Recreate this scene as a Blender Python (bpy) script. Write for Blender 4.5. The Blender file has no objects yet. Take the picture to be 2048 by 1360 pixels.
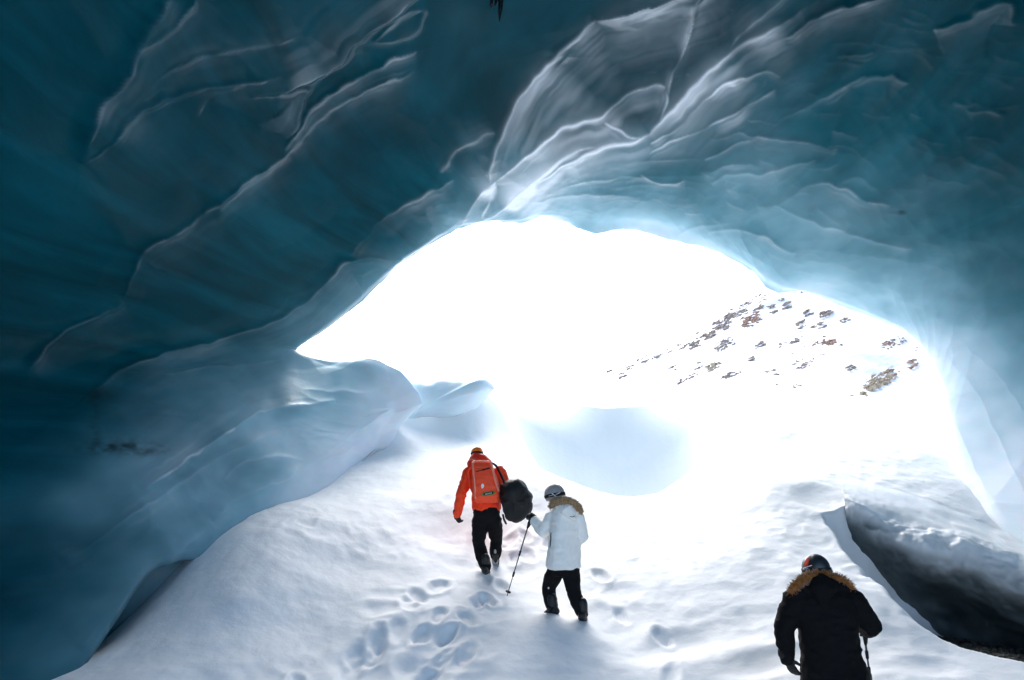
import bpy, bmesh, math, random
import numpy as np
from mathutils import Vector, Matrix

# ------------------------------------------------------------------ camera, sky, sun, exposure
scene = bpy.context.scene
COL = scene.collection
H = 2.1                                   # eye height above the snow around the camera
PITCH = math.radians(11.2)
F = 2048 * 24.0 / 36.0                    # focal length in pixels of the 2048 x 1360 photograph

cam_d = bpy.data.cameras.new('camera')
cam_d.lens = 24.0
cam_d.sensor_width = 36.0
cam_d.clip_start = 0.05
cam_d.clip_end = 9000
cam = bpy.data.objects.new('camera', cam_d)
COL.objects.link(cam)
cam.location = (0, 0, H)
cam.rotation_euler = (math.pi / 2 + PITCH, 0, 0)
scene.camera = cam

SUN_EL, SUN_AZ = math.radians(40), math.radians(-8)     # azimuth from +Y (into the picture), negative = left
world = bpy.data.worlds.new('World')
scene.world = world
world.use_nodes = True
wn = world.node_tree.nodes
wl = world.node_tree.links
wn.clear()
sky = wn.new('ShaderNodeTexSky')
sky.sky_type = 'NISHITA'
sky.sun_disc = False
sky.sun_elevation = SUN_EL
sky.sun_rotation = SUN_AZ
sky.altitude = 1500
sky.air_density = 1.0
sky.dust_density = 5.0
sky.ozone_density = 1.0
bg = wn.new('ShaderNodeBackground')
bg.inputs['Strength'].default_value = 0.115
wo = wn.new('ShaderNodeOutputWorld')
wl.new(sky.outputs[0], bg.inputs[0])
wl.new(bg.outputs[0], wo.inputs[0])

sd = bpy.data.lights.new('sun', 'SUN')
sd.energy = 2.2
sd.angle = math.radians(45)
sd.color = (1.0, 0.985, 0.96)
sun = bpy.data.objects.new('sun', sd)
COL.objects.link(sun)
sdir = Vector((math.sin(SUN_AZ) * math.cos(SUN_EL), math.cos(SUN_AZ) * math.cos(SUN_EL), math.sin(SUN_EL)))
sun.rotation_euler = sdir.to_track_quat('Z', 'Y').to_euler()
sun.location = (-20, 20, 40)

scene.view_settings.view_transform = 'Standard'
scene.view_settings.look = 'None'
scene.view_settings.gamma = 1.0
scene.view_settings.use_curve_mapping = False
scene.view_settings.exposure = 1.92
cy = scene.cycles
cy.use_denoising = True
try:
    cy.denoiser = 'OPENIMAGEDENOISE'
except Exception:
    pass
cy.max_bounces = 10
cy.diffuse_bounces = 6
cy.glossy_bounces = 4
cy.sample_clamp_indirect = 6.0
cy.caustics_reflective = False
cy.caustics_refractive = False

rng = np.random.default_rng(11)
random.seed(5)
CP, SP = math.cos(PITCH), math.sin(PITCH)


# ------------------------------------------------------------------ helpers
def at(px, py, Y):
    """point of the place seen at a photograph pixel, at distance Y in front of the camera"""
    u = (px - 1024) / F
    v = (680 - py) / F
    dy = CP - SP * v
    dz = SP + CP * v
    k = Y / dy
    return np.array([u * k, Y, H + dz * k])


def proj(P):
    x, y, z = P[..., 0], P[..., 1], P[..., 2] - H
    d = y * CP + z * SP
    d = np.where(d < 0.2, 0.2, d)
    return 1024 + F * x / d, 680 - F * (-y * SP + z * CP) / d


def _hash(ix, iy, iz, seed):
    h = (ix * 374761393 + iy * 668265263 + iz * 2147483647 + seed * 1274126177) & 0xFFFFFFFF
    h = ((h ^ (h >> 13)) * 1274126177) & 0xFFFFFFFF
    h = ((h ^ (h >> 16)) * 2246822519) & 0xFFFFFFFF
    return ((h ^ (h >> 15)) & 0xFFFFFF) / float(0xFFFFFF)


def vnoise(x, y, z, seed=0):
    """smooth value noise, -1..1"""
    x, y, z = np.broadcast_arrays(np.asarray(x, float), np.asarray(y, float), np.asarray(z, float))
    ix, iy, iz = np.floor(x).astype(np.int64), np.floor(y).astype(np.int64), np.floor(z).astype(np.int64)
    fx, fy, fz = x - ix, y - iy, z - iz
    fx, fy, fz = [f * f * f * (f * (f * 6 - 15) + 10) for f in (fx, fy, fz)]
    r = 0
    for a in (0, 1):
        for b in (0, 1):
            for c in (0, 1):
                w = (fx if a else 1 - fx) * (fy if b else 1 - fy) * (fz if c else 1 - fz)
                r = r + w * _hash(ix + a, iy + b, iz + c, seed)
    return r * 2 - 1


def fbm(x, y, z, seed=0, octv=4, gain=0.5):
    r, a, f = 0, 1.0, 1.0
    for k in range(octv):
        r = r + a * vnoise(np.asarray(x) * f, np.asarray(y) * f, np.asarray(z) * f, seed + k)
        a *= gain
        f *= 2.03
    return r


def worley(x, y, seed=0):
    """distance to the nearest jittered cell centre"""
    ix, iy = np.floor(x).astype(np.int64), np.floor(y).astype(np.int64)
    best = np.full(x.shape, 9.0)
    for a in (-1, 0, 1):
        for b in (-1, 0, 1):
            cx = ix + a + 0.1 + 0.8 * _hash(ix + a, iy + b, 0 * ix, seed)
            cyy = iy + b + 0.1 + 0.8 * _hash(ix + a, iy + b, 0 * ix + 7, seed)
            best = np.minimum(best, (x - cx) ** 2 + (y - cyy) ** 2)
    return np.sqrt(best)


def sstep(x, a, b):
    t = np.clip((np.asarray(x, float) - a) / (b - a), 0, 1)
    return t * t * (3 - 2 * t)


def mesh_np(name, V, Q, mat=None, smooth=True):
    """mesh from numpy vertices and quads (or triangles)"""
    me = bpy.data.meshes.new(name)
    V = np.ascontiguousarray(V, np.float32)
    Q = np.ascontiguousarray(Q, np.int32)
    n, k = Q.shape
    me.vertices.add(len(V))
    me.vertices.foreach_set('co', V.ravel())
    me.loops.add(n * k)
    me.loops.foreach_set('vertex_index', Q.ravel())
    me.polygons.add(n)
    me.polygons.foreach_set('loop_start', np.arange(0, n * k, k, dtype=np.int32))
    me.polygons.foreach_set('loop_total', np.full(n, k, np.int32))
    me.polygons.foreach_set('use_smooth', np.full(n, smooth, bool))
    me.update(calc_edges=True)
    me.validate()
    if mat:
        me.materials.append(mat)
    return me


def grid_quads(nr, nc, wrap=False):
    i = np.arange(nr - 1)[:, None] * nc
    m = nc if wrap else nc - 1
    j = np.arange(m)[None, :]
    j2 = (j + 1) % nc
    return np.stack([i + j, i + j2, i + nc + j2, i + nc + j], -1).reshape(-1, 4)


def link(name, me, parent=None):
    o = bpy.data.objects.new(name, me)
    COL.objects.link(o)
    if parent:
        o.parent = parent
    return o


def tag(o, label=None, cat=None, group=None, kind=None):
    if label:
        o['label'] = label
    if cat:
        o['category'] = cat
    if group:
        o['group'] = group
    if kind:
        o['kind'] = kind
    return o


# ------------------------------------------------------------------ materials
def new_mat(name):
    m = bpy.data.materials.new(name)
    m.use_nodes = True
    nt = m.node_tree
    b = nt.nodes['Principled BSDF']
    return m, nt, b


def simple(name, col, rough=0.6, spec=0.4, noise=0.0, nscale=30.0, bump=0.0, metal=0.0, sheen=0.0):
    m, nt, b = new_mat(name)
    b.inputs['Base Color'].default_value = (*col, 1)
    b.inputs['Roughness'].default_value = rough
    b.inputs['Specular IOR Level'].default_value = spec
    b.inputs['Metallic'].default_value = metal
    if sheen:
        b.inputs['Sheen Weight'].default_value = sheen
    tc = nt.nodes.new('ShaderNodeTexCoord')
    nz = nt.nodes.new('ShaderNodeTexNoise')
    nz.inputs['Scale'].default_value = nscale
    nz.inputs['Detail'].default_value = 5
    nt.links.new(tc.outputs['Object'], nz.inputs['Vector'])
    if noise:
        mr = nt.nodes.new('ShaderNodeMapRange')
        mr.inputs['From Min'].default_value = 0.3
        mr.inputs['From Max'].default_value = 0.7
        mr.inputs['To Min'].default_value = 1 - noise
        mr.inputs['To Max'].default_value = 1 + noise
        vm = nt.nodes.new('ShaderNodeVectorMath')
        vm.operation = 'SCALE'
        vm.inputs[0].default_value = col
        nt.links.new(nz.outputs['Fac'], mr.inputs['Value'])
        nt.links.new(mr.outputs[0], vm.inputs['Scale'])
        nt.links.new(vm.outputs[0], b.inputs['Base Color'])
    if bump:
        bp = nt.nodes.new('ShaderNodeBump')
        bp.inputs['Strength'].default_value = bump
        bp.inputs['Distance'].default_value = 0.01
        nt.links.new(nz.outputs['Fac'], bp.inputs['Height'])
        nt.links.new(bp.outputs[0], b.inputs['Normal'])
    return m


def ice_material():
    m, nt, b = new_mat('glacier_ice')
    N, L = nt.nodes, nt.links
    tc = N.new('ShaderNodeTexCoord')
    # clear and bubbly zones inside the ice
    mp = N.new('ShaderNodeMapping')
    mp.inputs['Scale'].default_value = (0.5, 0.28, 0.7)
    L.new(tc.outputs['Object'], mp.inputs['Vector'])
    n1 = N.new('ShaderNodeTexNoise')
    n1.inputs['Scale'].default_value = 0.9
    n1.inputs['Detail'].default_value = 6
    n1.inputs['Roughness'].default_value = 0.55
    n1.inputs['Distortion'].default_value = 0.6
    L.new(mp.outputs[0], n1.inputs['Vector'])
    cr = N.new('ShaderNodeValToRGB')
    e = cr.color_ramp.elements
    e[0].position = 0.32
    e[0].color = (0.0006, 0.036, 0.052, 1)
    e[1].position = 0.72
    e[1].color = (0.0015, 0.074, 0.100, 1)
    L.new(n1.outputs['Fac'], cr.inputs['Fac'])
    # faint layering of the old snow in the ice
    mpl = N.new('ShaderNodeMapping')
    mpl.inputs['Rotation'].default_value = (0.5, -0.35, 0.25)
    mpl.inputs['Scale'].default_value = (0.25, 0.3, 3.2)
    L.new(tc.outputs['Object'], mpl.inputs['Vector'])
    nl = N.new('ShaderNodeTexNoise')
    nl.inputs['Scale'].default_value = 1.0
    nl.inputs['Detail'].default_value = 6
    nl.inputs['Distortion'].default_value = 0.9
    L.new(mpl.outputs[0], nl.inputs['Vector'])
    lr = N.new('ShaderNodeMapRange')
    lr.inputs['From Min'].default_value = 0.3
    lr.inputs['From Max'].default_value = 0.7
    lr.inputs['To Min'].default_value = 0.68
    lr.inputs['To Max'].default_value = 1.35
    L.new(nl.outputs['Fac'], lr.inputs['Value'])
    lay = N.new('ShaderNodeVectorMath')
    lay.operation = 'SCALE'
    L.new(cr.outputs[0], lay.inputs[0])
    L.new(lr.outputs[0], lay.inputs['Scale'])
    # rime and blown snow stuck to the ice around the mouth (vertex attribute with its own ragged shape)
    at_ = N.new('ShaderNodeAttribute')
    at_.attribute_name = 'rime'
    rmp = N.new('ShaderNodeValToRGB')                      # thin rime tinted pale blue for light through the ice, thick rime white
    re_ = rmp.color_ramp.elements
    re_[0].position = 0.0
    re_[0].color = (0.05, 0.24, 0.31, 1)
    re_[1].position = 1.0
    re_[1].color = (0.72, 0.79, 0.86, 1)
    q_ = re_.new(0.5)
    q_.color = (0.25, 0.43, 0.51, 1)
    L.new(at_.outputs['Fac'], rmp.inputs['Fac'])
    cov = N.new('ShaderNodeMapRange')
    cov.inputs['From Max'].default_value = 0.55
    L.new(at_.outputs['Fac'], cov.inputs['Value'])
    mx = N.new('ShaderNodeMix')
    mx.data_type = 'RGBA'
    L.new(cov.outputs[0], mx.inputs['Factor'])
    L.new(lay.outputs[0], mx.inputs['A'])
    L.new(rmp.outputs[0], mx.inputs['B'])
    glint = N.new('ShaderNodeAttribute')                     # highlights on crests and flanks, painted into the base colour
    glint.attribute_name = 'crest_glint'
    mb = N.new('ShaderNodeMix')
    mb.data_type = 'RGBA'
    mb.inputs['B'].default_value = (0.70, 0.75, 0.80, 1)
    L.new(glint.outputs['Fac'], mb.inputs['Factor'])
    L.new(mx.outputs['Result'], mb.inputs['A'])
    dat = N.new('ShaderNodeAttribute')                     # grit frozen into the ice
    dat.attribute_name = 'dirt'
    md = N.new('ShaderNodeMix')
    md.data_type = 'RGBA'
    md.inputs['B'].default_value = (0.012, 0.012, 0.009, 1)
    L.new(dat.outputs['Fac'], md.inputs['Factor'])
    L.new(mb.outputs['Result'], md.inputs['A'])
    L.new(md.outputs['Result'], b.inputs['Base Color'])
    mr = N.new('ShaderNodeMapRange')
    mr.inputs['To Min'].default_value = 0.13
    mr.inputs['To Max'].default_value = 0.6
    L.new(at_.outputs['Fac'], mr.inputs['Value'])
    L.new(mr.outputs[0], b.inputs['Roughness'])
    b.inputs['IOR'].default_value = 1.31
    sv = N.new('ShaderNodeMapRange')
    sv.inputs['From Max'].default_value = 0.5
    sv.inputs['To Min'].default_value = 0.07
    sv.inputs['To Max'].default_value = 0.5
    L.new(glint.outputs['Fac'], sv.inputs['Value'])
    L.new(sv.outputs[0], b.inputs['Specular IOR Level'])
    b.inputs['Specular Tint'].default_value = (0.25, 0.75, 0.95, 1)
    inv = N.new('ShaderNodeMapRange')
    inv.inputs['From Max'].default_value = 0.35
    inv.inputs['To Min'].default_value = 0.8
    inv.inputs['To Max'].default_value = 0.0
    L.new(glint.outputs['Fac'], inv.inputs['Value'])
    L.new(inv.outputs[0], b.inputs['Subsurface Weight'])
    b.inputs['Subsurface Radius'].default_value = (0.15, 0.7, 1.0)
    b.inputs['Subsurface Scale'].default_value = 0.07
    # fine relief
    mp2 = N.new('ShaderNodeMapping')
    mp2.inputs['Scale'].default_value = (1.0, 0.55, 1.2)
    mp2.inputs['Rotation'].default_value = (0.2, 0.3, 0.5)
    L.new(tc.outputs['Object'], mp2.inputs['Vector'])
    n2 = N.new('ShaderNodeTexNoise')
    n2.inputs['Scale'].default_value = 2.2
    n2.inputs['Detail'].default_value = 7
    n2.inputs['Roughness'].default_value = 0.5
    n2.inputs['Distortion'].default_value = 0.8
    L.new(mp2.outputs[0], n2.inputs['Vector'])
    bp = N.new('ShaderNodeBump')
    bp.inputs['Strength'].default_value = 0.22
    bp.inputs['Distance'].default_value = 0.04
    L.new(n2.outputs['Fac'], bp.inputs['Height'])
    L.new(bp.outputs[0], b.inputs['Normal'])
    return m


def snow_material():
    m, nt, b = new_mat('snow')
    N, L = nt.nodes, nt.links
    tc = N.new('ShaderNodeTexCoord')
    at_ = N.new('ShaderNodeAttribute')
    at_.attribute_name = 'grit'
    n0 = N.new('ShaderNodeTexNoise')
    n0.inputs['Scale'].default_value = 14
    n0.inputs['Detail'].default_value = 6
    L.new(tc.outputs['Object'], n0.inputs['Vector'])
    gr = N.new('ShaderNodeValToRGB')
    gr.color_ramp.elements[0].position = 0.35
    gr.color_ramp.elements[0].color = (0.012, 0.012, 0.011, 1)
    gr.color_ramp.elements[1].position = 0.7
    gr.color_ramp.elements[1].color = (0.06, 0.055, 0.045, 1)
    L.new(n0.outputs['Fac'], gr.inputs['Fac'])
    mx = N.new('ShaderNodeMix')
    mx.data_type = 'RGBA'
    mx.inputs['A'].default_value = (0.86, 0.87, 0.885, 1)
    L.new(gr.outputs[0], mx.inputs['B'])
    L.new(at_.outputs['Fac'], mx.inputs['Factor'])
    L.new(mx.outputs['Result'], b.inputs['Base Color'])
    b.inputs['Roughness'].default_value = 0.7
    b.inputs['Specular IOR Level'].default_value = 0.25
    n1 = N.new('ShaderNodeTexNoise')
    n1.inputs['Scale'].default_value = 5
    n1.inputs['Detail'].default_value = 9
    n1.inputs['Roughness'].default_value = 0.62
    L.new(tc.outputs['Object'], n1.inputs['Vector'])
    bp = N.new('ShaderNodeBump')
    bp.inputs['Strength'].default_value = 0.38
    bp.inputs['Distance'].default_value = 0.03
    L.new(n1.outputs['Fac'], bp.inputs['Height'])
    L.new(bp.outputs[0], b.inputs['Normal'])
    return m


M_ICE = ice_material()
M_SNOW = snow_material()
# ------------------------------------------------------------------ snow: one sheet from the cave floor to the horizon
def w3(x, y, z):
    return np.array([x, y, z], float)


SNOW_PTS = [w3(0, 0, 0), w3(-3, 0, 0), w3(3, 0, 0), w3(0, 4, .02), w3(-3, 4, -.05), w3(3, 4, -.02), w3(-4, -6, 0), w3(4, -6, 0),
            w3(0, -12, 0), w3(-5, 8, -.05), w3(-5.1, 9.6, .2), w3(-5, 6.5, .12), w3(-4.4, 5, .12), w3(-5.2, 3.5, .1), w3(7, 4, -.05), w3(9, 7, .3)]
for p in [(300, 1360, 6.6), (600, 1360, 7.0), (1000, 1360, 7.0), (1300, 1360, 7.0), (1500, 1360, 6.8), (1800, 1360, 6.3),
          (600, 1250, 7.9), (800, 1250, 8.0), (1000, 1220, 8.6), (1098, 1240, 8.4), (1175, 1252, 8.3), (1300, 1200, 8.6), (1450, 1200, 8.3),
          (975, 1157, 9.6), (992, 1134, 10.0), (850, 1130, 9.6), (700, 1130, 9.3), (560, 1130, 8.7), (1200, 1120, 9.8), (1350, 1100, 9.8),
          (1500, 1100, 9.3), (480, 1200, 7.9), (440, 1100, 9.0), (400, 1200, 8.0), (340, 1290, 7.2),
          (985, 793, 17), (900, 838, 15.6), (780, 896, 13.9), (700, 943, 12.6), (600, 988, 11.5), (500, 1024, 10.5), (430, 1068, 9.6),
          (850, 960, 12.3), (950, 1000, 11.6), (900, 900, 14.2), (1000, 900, 14.0), (1000, 840, 16.5), (1050, 960, 12.4),
          (1060, 938, 13.0), (1140, 975, 12.4), (1230, 1006, 12.0), (1300, 1003, 12.2), (1380, 978, 12.6), (1425, 920, 13.6), (1440, 850, 15.8),
          (1200, 1050, 15.0), (1310, 1045, 15.4), (1130, 1000, 17.0), (1250, 1010, 18.4), (1370, 1000, 17.4), (1150, 985, 19.2), (1250, 985, 19.8), (1340, 980, 19.4), (1085, 950, 18.9), (1400, 950, 18.8),
          (1010, 832, 19.6), (1060, 826, 20.6), (1100, 823, 20.9), (1175, 821, 21.2), (1250, 820, 21.3), (1330, 818, 21.1), (1400, 815, 20.6), (1445, 812, 19.2),
          (1100, 830, 22.6), (1250, 825, 23.0), (1400, 822, 22.4),
          (1500, 930, 13.0), (1560, 905, 13.5), (1600, 955, 11.8), (1660, 850, 16), (1700, 812, 18), (1800, 860, 15), (1880, 880, 13.2),
          (1660, 985, 10.9), (1560, 1030, 10.4), (1700, 960, 11.5), (1800, 980, 11.0), (1900, 1000, 10.8), (1985, 1050, 10.2), (2060, 1095, 9.6),
          (1630, 1045, 10.0), (1660, 1090, 9.4), (1710, 1150, 8.5), (1760, 1200, 7.8), (1830, 1265, 7.1), (1900, 1300, 6.8), (2048, 1342, 6.4),
          (1720, 1022, 10.1), (1770, 1045, 9.8), (1850, 1070, 9.5), (1910, 1080, 9.3), (1970, 1105, 9.0), (2060, 1128, 8.6), (2200, 1165, 7.9)]:
    SNOW_PTS.append(at(*p))
SNOW_PTS = np.array(SNOW_PTS)


def tps_fit(P, lam=0.004):
    n = len(P)
    d = np.linalg.norm(P[:, None, :2] - P[None, :, :2], axis=-1)
    K = np.where(d > 0, d * d * np.log(d + 1e-9), 0) + lam * np.eye(n)
    Q = np.c_[np.ones(n), P[:, :2]]
    A = np.block([[K, Q], [Q.T, np.zeros((3, 3))]])
    s = np.linalg.solve(A, np.r_[P[:, 2], 0, 0, 0])
    return P[:, :2].copy(), s


TPS = tps_fit(SNOW_PTS)


def tps_eval(x, y):
    c, s = TPS
    r = s[-3] + s[-2] * x + s[-1] * y
    for k in range(len(c)):
        d2 = (x - c[k, 0]) ** 2 + (y - c[k, 1]) ** 2
        r = r + s[k] * 0.5 * d2 * np.log(d2 + 1e-12)
    return r


def snow_top(x, y):
    x = np.asarray(x, float)
    y = np.asarray(y, float)
    z = tps_eval(np.clip(x, -9, 13), np.clip(y, -14, 23))
    z = np.clip(z, -1.0, 5.5)
    z = z + (-0.2 - z) * sstep(-x, 6.2, 7.5) * sstep(14 - y, 0, 3)
    far = 1.0 + 0.6 * fbm(x / 30, y / 30, 0 * x, 3, 3)
    return z + (far - z) * sstep(y, 23, 30)


def hit(px, py, y0=4.0, y1=24.0):
    """where the line of sight through a pixel meets the snow"""
    ys = np.linspace(y0, y1, 1200)
    pts = np.array([at(px, py, y) for y in ys])
    dz = pts[:, 2] - snow_top(pts[:, 0], pts[:, 1])
    k = np.argmax(dz < 0)
    return pts[k]


def pip(x, y, poly):
    """signed distance (negative inside) to a polygon in plan"""
    d = np.full(np.shape(x), 1e9)
    ins = np.zeros(np.shape(x), bool)
    n = len(poly)
    for i in range(n):
        ax, ay = poly[i]
        bx, by = poly[(i + 1) % n]
        ex, ey = bx - ax, by - ay
        t = np.clip(((x - ax) * ex + (y - ay) * ey) / (ex * ex + ey * ey + 1e-12), 0, 1)
        d = np.minimum(d, (x - ax - t * ex) ** 2 + (y - ay - t * ey) ** 2)
        c = ((ay > y) != (by > y)) & (x < (bx - ax) * (y - ay) / (by - ay + 1e-12) + ax)
        ins ^= c
    d = np.sqrt(d)
    return np.where(ins, -d, d)


EDGE = [(1640, 1035, 10.15), (1668, 1085, 9.45), (1716, 1148, 8.55), (1766, 1200, 7.85), (1836, 1265, 7.15), (1905, 1300, 6.85), (2060, 1343, 6.45), (2300, 1400, 6.0)]
LIP = [(1690, 1012, 10.25), (1712, 1030, 10.05), (1760, 1050, 9.75), (1840, 1075, 9.4), (1900, 1086, 9.2), (1970, 1108, 8.9), (2050, 1126, 8.6), (2200, 1165, 7.9), (2450, 1220, 7.2)]
edge_w = np.array([at(*p) for p in EDGE])
lip_w = np.array([at(*p) for p in LIP])
BACK = np.array([0.42, 0.91, 0.0])
hollow = [tuple(p[:2] + np.array([0.06, 0.03])) for p in edge_w] + [tuple((p + BACK * w_)[:2]) for p, w_ in zip(lip_w[::-1], [1.5, 1.5, 1.5, 1.5, 1.4, 1.2, .8, .3, .05])]
hollow = hollow[:len(edge_w)] + [(lip_w[-1] + BACK * 1.5)[:2].tolist()] + hollow[len(edge_w):]

DENTS = [(761, 1220, .20, .10, .07), (836, 1264, .30, .20, .12), (880, 1280, .16, .12, .07), (904, 1274, .20, .12, .09), (969, 1291, .18, .15, .06),
         (723, 1319, .22, .22, .13), (747, 1291, .08, .08, .05), (808, 1326, .10, .10, .06), (853, 1329, .26, .18, .12), (925, 1319, .2, .1, .05),
         (949, 1352, .2, .12, .07), (747, 1350, .14, .1, .06), (800, 1195, .35, .08, .04), (1010, 1085, .16, .45, .05), (1060, 1250, .2, .2, .05),
         (1240, 1190, .22, .12, .06), (1230, 1250, .3, .25, .10), (1330, 1300, .5, .18, .06), (1420, 1275, .5, .14, .05), (640, 1060, .6, .12, .05),
         (1500, 1230, .3, .1, .04), (1700, 1330, .35, .12, .05), (1850, 1330, .3, .1, .05), (1560, 1320, .5, .12, .07), (1640, 1000, .3, .22, .10),
         (985, 1230, .2, .12, .05), (1040, 1150, .18, .12, .05), (1010, 1020, .15, .3, .05)]
BUMPS = [(1120, 1285, .55, .35, .13), (1085, 1262, .25, .2, .06), (1390, 1330, .8, .2, .05), (1540, 975, .9, .5, .14), (1690, 1180, .3, .6, .05), (930, 1090, .12, .35, .05), (880, 1010, .5, .3, .06)]
DW = [(hit(a, b), rx, ry, -d * .5) for a, b, rx, ry, d in DENTS] + [(hit(a, b), rx, ry, d) for a, b, rx, ry, d in BUMPS]


PRINTS = []
_r = random.Random(21)
TRACK = [(860, 1420), (850, 1330), (900, 1275), (960, 1215), (1000, 1165), (1010, 1110), (1020, 1060)]
TRACK2 = [(1450, 1420), (1330, 1330), (1230, 1270), (1190, 1200), (1150, 1110), (1110, 1030)]
TRACK3 = [(1700, 1420), (1600, 1290), (1500, 1200), (1400, 1120), (1300, 1060)]
for tr, n, sp in ((TRACK, 20, 26), (TRACK2, 7, 26), ([(640, 1390), (740, 1300), (820, 1240), (930, 1180)], 12, 40)):
    q = np.array(tr, float)
    tt = np.linspace(0, len(q) - 1, n)
    for i, t in enumerate(tt):
        k = int(min(t, len(q) - 2))
        p = q[k] * (1 - t + k) + q[k + 1] * (t - k)
        w = hit(p[0] + _r.gauss(0, sp), p[1] + _r.gauss(0, sp * .4))
        PRINTS.append((w[0], w[1], _r.uniform(-.5, .5), _r.uniform(.02, .045), _r.uniform(.8, 1.25)))


def prints(x, y):
    dz = 0 * x
    for cx, cyy, an, d, sc in PRINTS:
        m = (np.abs(x - cx) < .5) & (np.abs(y - cyy) < .6)
        if not np.any(m):
            continue
        u = (x[m] - cx) * math.cos(an) + (y[m] - cyy) * math.sin(an)
        v = -(x[m] - cx) * math.sin(an) + (y[m] - cyy) * math.cos(an)
        q = np.sqrt((u / (.075 * sc)) ** 2 + (v / (.17 * sc)) ** 2) + .22 * vnoise(x[m] * 9, y[m] * 9, 0 * u, 36)
        dz[m] += -d * (1 - sstep(q, .65, 1.25)) + .35 * d * np.exp(-((q - 1.5) / .3) ** 2)
    return dz


def snow_z(x, y, detail=True):
    x = np.atleast_1d(np.asarray(x, float))
    y = np.atleast_1d(np.asarray(y, float))
    z = snow_top(x, y) + prints(x, y)
    for c, rx, ry, d in DW:
        wob = 1.0
        q = ((x - c[0]) / rx) ** 2 + ((y - c[1]) / (ry * 1.7)) ** 2
        if d < 0:
            z = z + d * np.exp(-q ** 1.15) - d * 0.2 * np.exp(-((np.sqrt(q) - 1.35) / .3) ** 2)
        else:
            z = z + d * np.exp(-q)
    if detail:
        near = 1 - sstep(y, 24, 40)
        z = z + near * (0.03 * fbm(x * .9, y * .7, 0 * x, 21, 3) + 0.006 * fbm(x * 5, y * 4, 0 * x, 25, 4) + .02 * sstep(fbm(x * .5, y * .5, 0 * x, 26, 2), -.1, .6) * (1 - np.abs(fbm(x * 2.4, y * 2.0, 0 * x, 27, 3))))
    return z


def build_snow():
    def axis(lo, hi, step, far, ratio=1.22):
        a = list(np.arange(lo, hi, step))
        s, v = step, lo
        left = []
        while v > -far:
            s *= ratio
            v -= s
            left.append(v)
        s, v = step, a[-1]
        right = []
        while v < far:
            s *= ratio
            v += s
            right.append(v)
        return np.array(left[::-1] + a + right)
    xs = axis(-6.2, 9.6, 0.027, 4000)
    ys = np.concatenate([axis(5.2, 15.0, 0.027, 4000)])
    X, Y = np.meshgrid(xs, ys)
    Z = snow_z(X, Y)
    sdist = pip(X, Y, hollow)
    wob = 0.05 * fbm(X * 2.2, Y * 2.2, 0 * X, 31, 3)
    m = sstep(-(sdist + wob), 0.0, 0.34)
    # behind the camera the floor is bare gravel
    floor = 0.10 + 0.05 * fbm(X * 1.5, Y * 1.5, 0 * X, 33, 4)
    floor = floor - 0.25 * sstep(Y, 8.0, 10)
    Z = Z + (np.minimum(floor, Z) - Z) * m
    behind = 0 * Y
    grit = np.maximum(sstep(-(sdist + wob), 0.26, 0.36), behind)
    grit *= (np.abs(X) < 40) & (np.abs(Y) < 40)
    V = np.stack([X, Y, Z], -1).reshape(-1, 3)
    me = mesh_np('snow_slope', V, grid_quads(len(ys), len(xs)), M_SNOW)
    a = me.attributes.new('grit', 'FLOAT', 'POINT')
    a.data.foreach_set('value', grit.reshape(-1).astype(np.float32))
    o = link('snow_slope', me)
    return tag(o, 'white trampled snow slope climbing from the cave floor to the daylight', 'snow', kind='structure')


build_snow()


# ------------------------------------------------------------------ undercut ice ledge over the gravel hollow
def resample(P, n):
    P = np.asarray(P, float)
    t = np.r_[0, np.cumsum(np.linalg.norm(np.diff(P, axis=0), axis=1))]
    s = np.linspace(0, t[-1], n)
    return np.stack([np.interp(s, t, P[:, k]) for k in range(P.shape[1])], -1)


def smooth1(P, k):
    for _ in range(k):
        Q = P.copy()
        Q[1:-1] = 0.25 * P[:-2] + 0.5 * P[1:-1] + 0.25 * P[2:]
        P = Q
    return P


def dirty_ice_material():
    m, nt, b = new_mat('dirty_ice')
    N, L = nt.nodes, nt.links
    tc = N.new('ShaderNodeTexCoord')
    n = N.new('ShaderNodeTexNoise')
    n.inputs['Scale'].default_value = 1.6
    n.inputs['Detail'].default_value = 7
    L.new(tc.outputs['Object'], n.inputs['Vector'])
    cr = N.new('ShaderNodeValToRGB')
    cr.color_ramp.elements[0].position = .3
    cr.color_ramp.elements[0].color = (0.03, 0.045, 0.05, 1)
    cr.color_ramp.elements[1].position = .7
    cr.color_ramp.elements[1].color = (0.12, 0.145, 0.15, 1)
    L.new(n.outputs['Fac'], cr.inputs['Fac'])
    a = N.new('ShaderNodeAttribute')
    a.attribute_name = 'rime'
    mx = N.new('ShaderNodeMix')
    mx.data_type = 'RGBA'
    mx.inputs['B'].default_value = (0.86, 0.87, 0.885, 1)
    L.new(a.outputs['Fac'], mx.inputs['Factor'])
    L.new(cr.outputs[0], mx.inputs['A'])
    L.new(mx.outputs['Result'], b.inputs['Base Color'])
    b.inputs['Roughness'].default_value = .4
    b.inputs['IOR'].default_value = 1.31
    bp = N.new('ShaderNodeBump')
    bp.inputs['Strength'].default_value = .4
    bp.inputs['Distance'].default_value = .05
    L.new(n.outputs['Fac'], bp.inputs['Height'])
    L.new(bp.outputs[0], b.inputs['Normal'])
    return m


M_DIRTY = dirty_ice_material()


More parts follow.
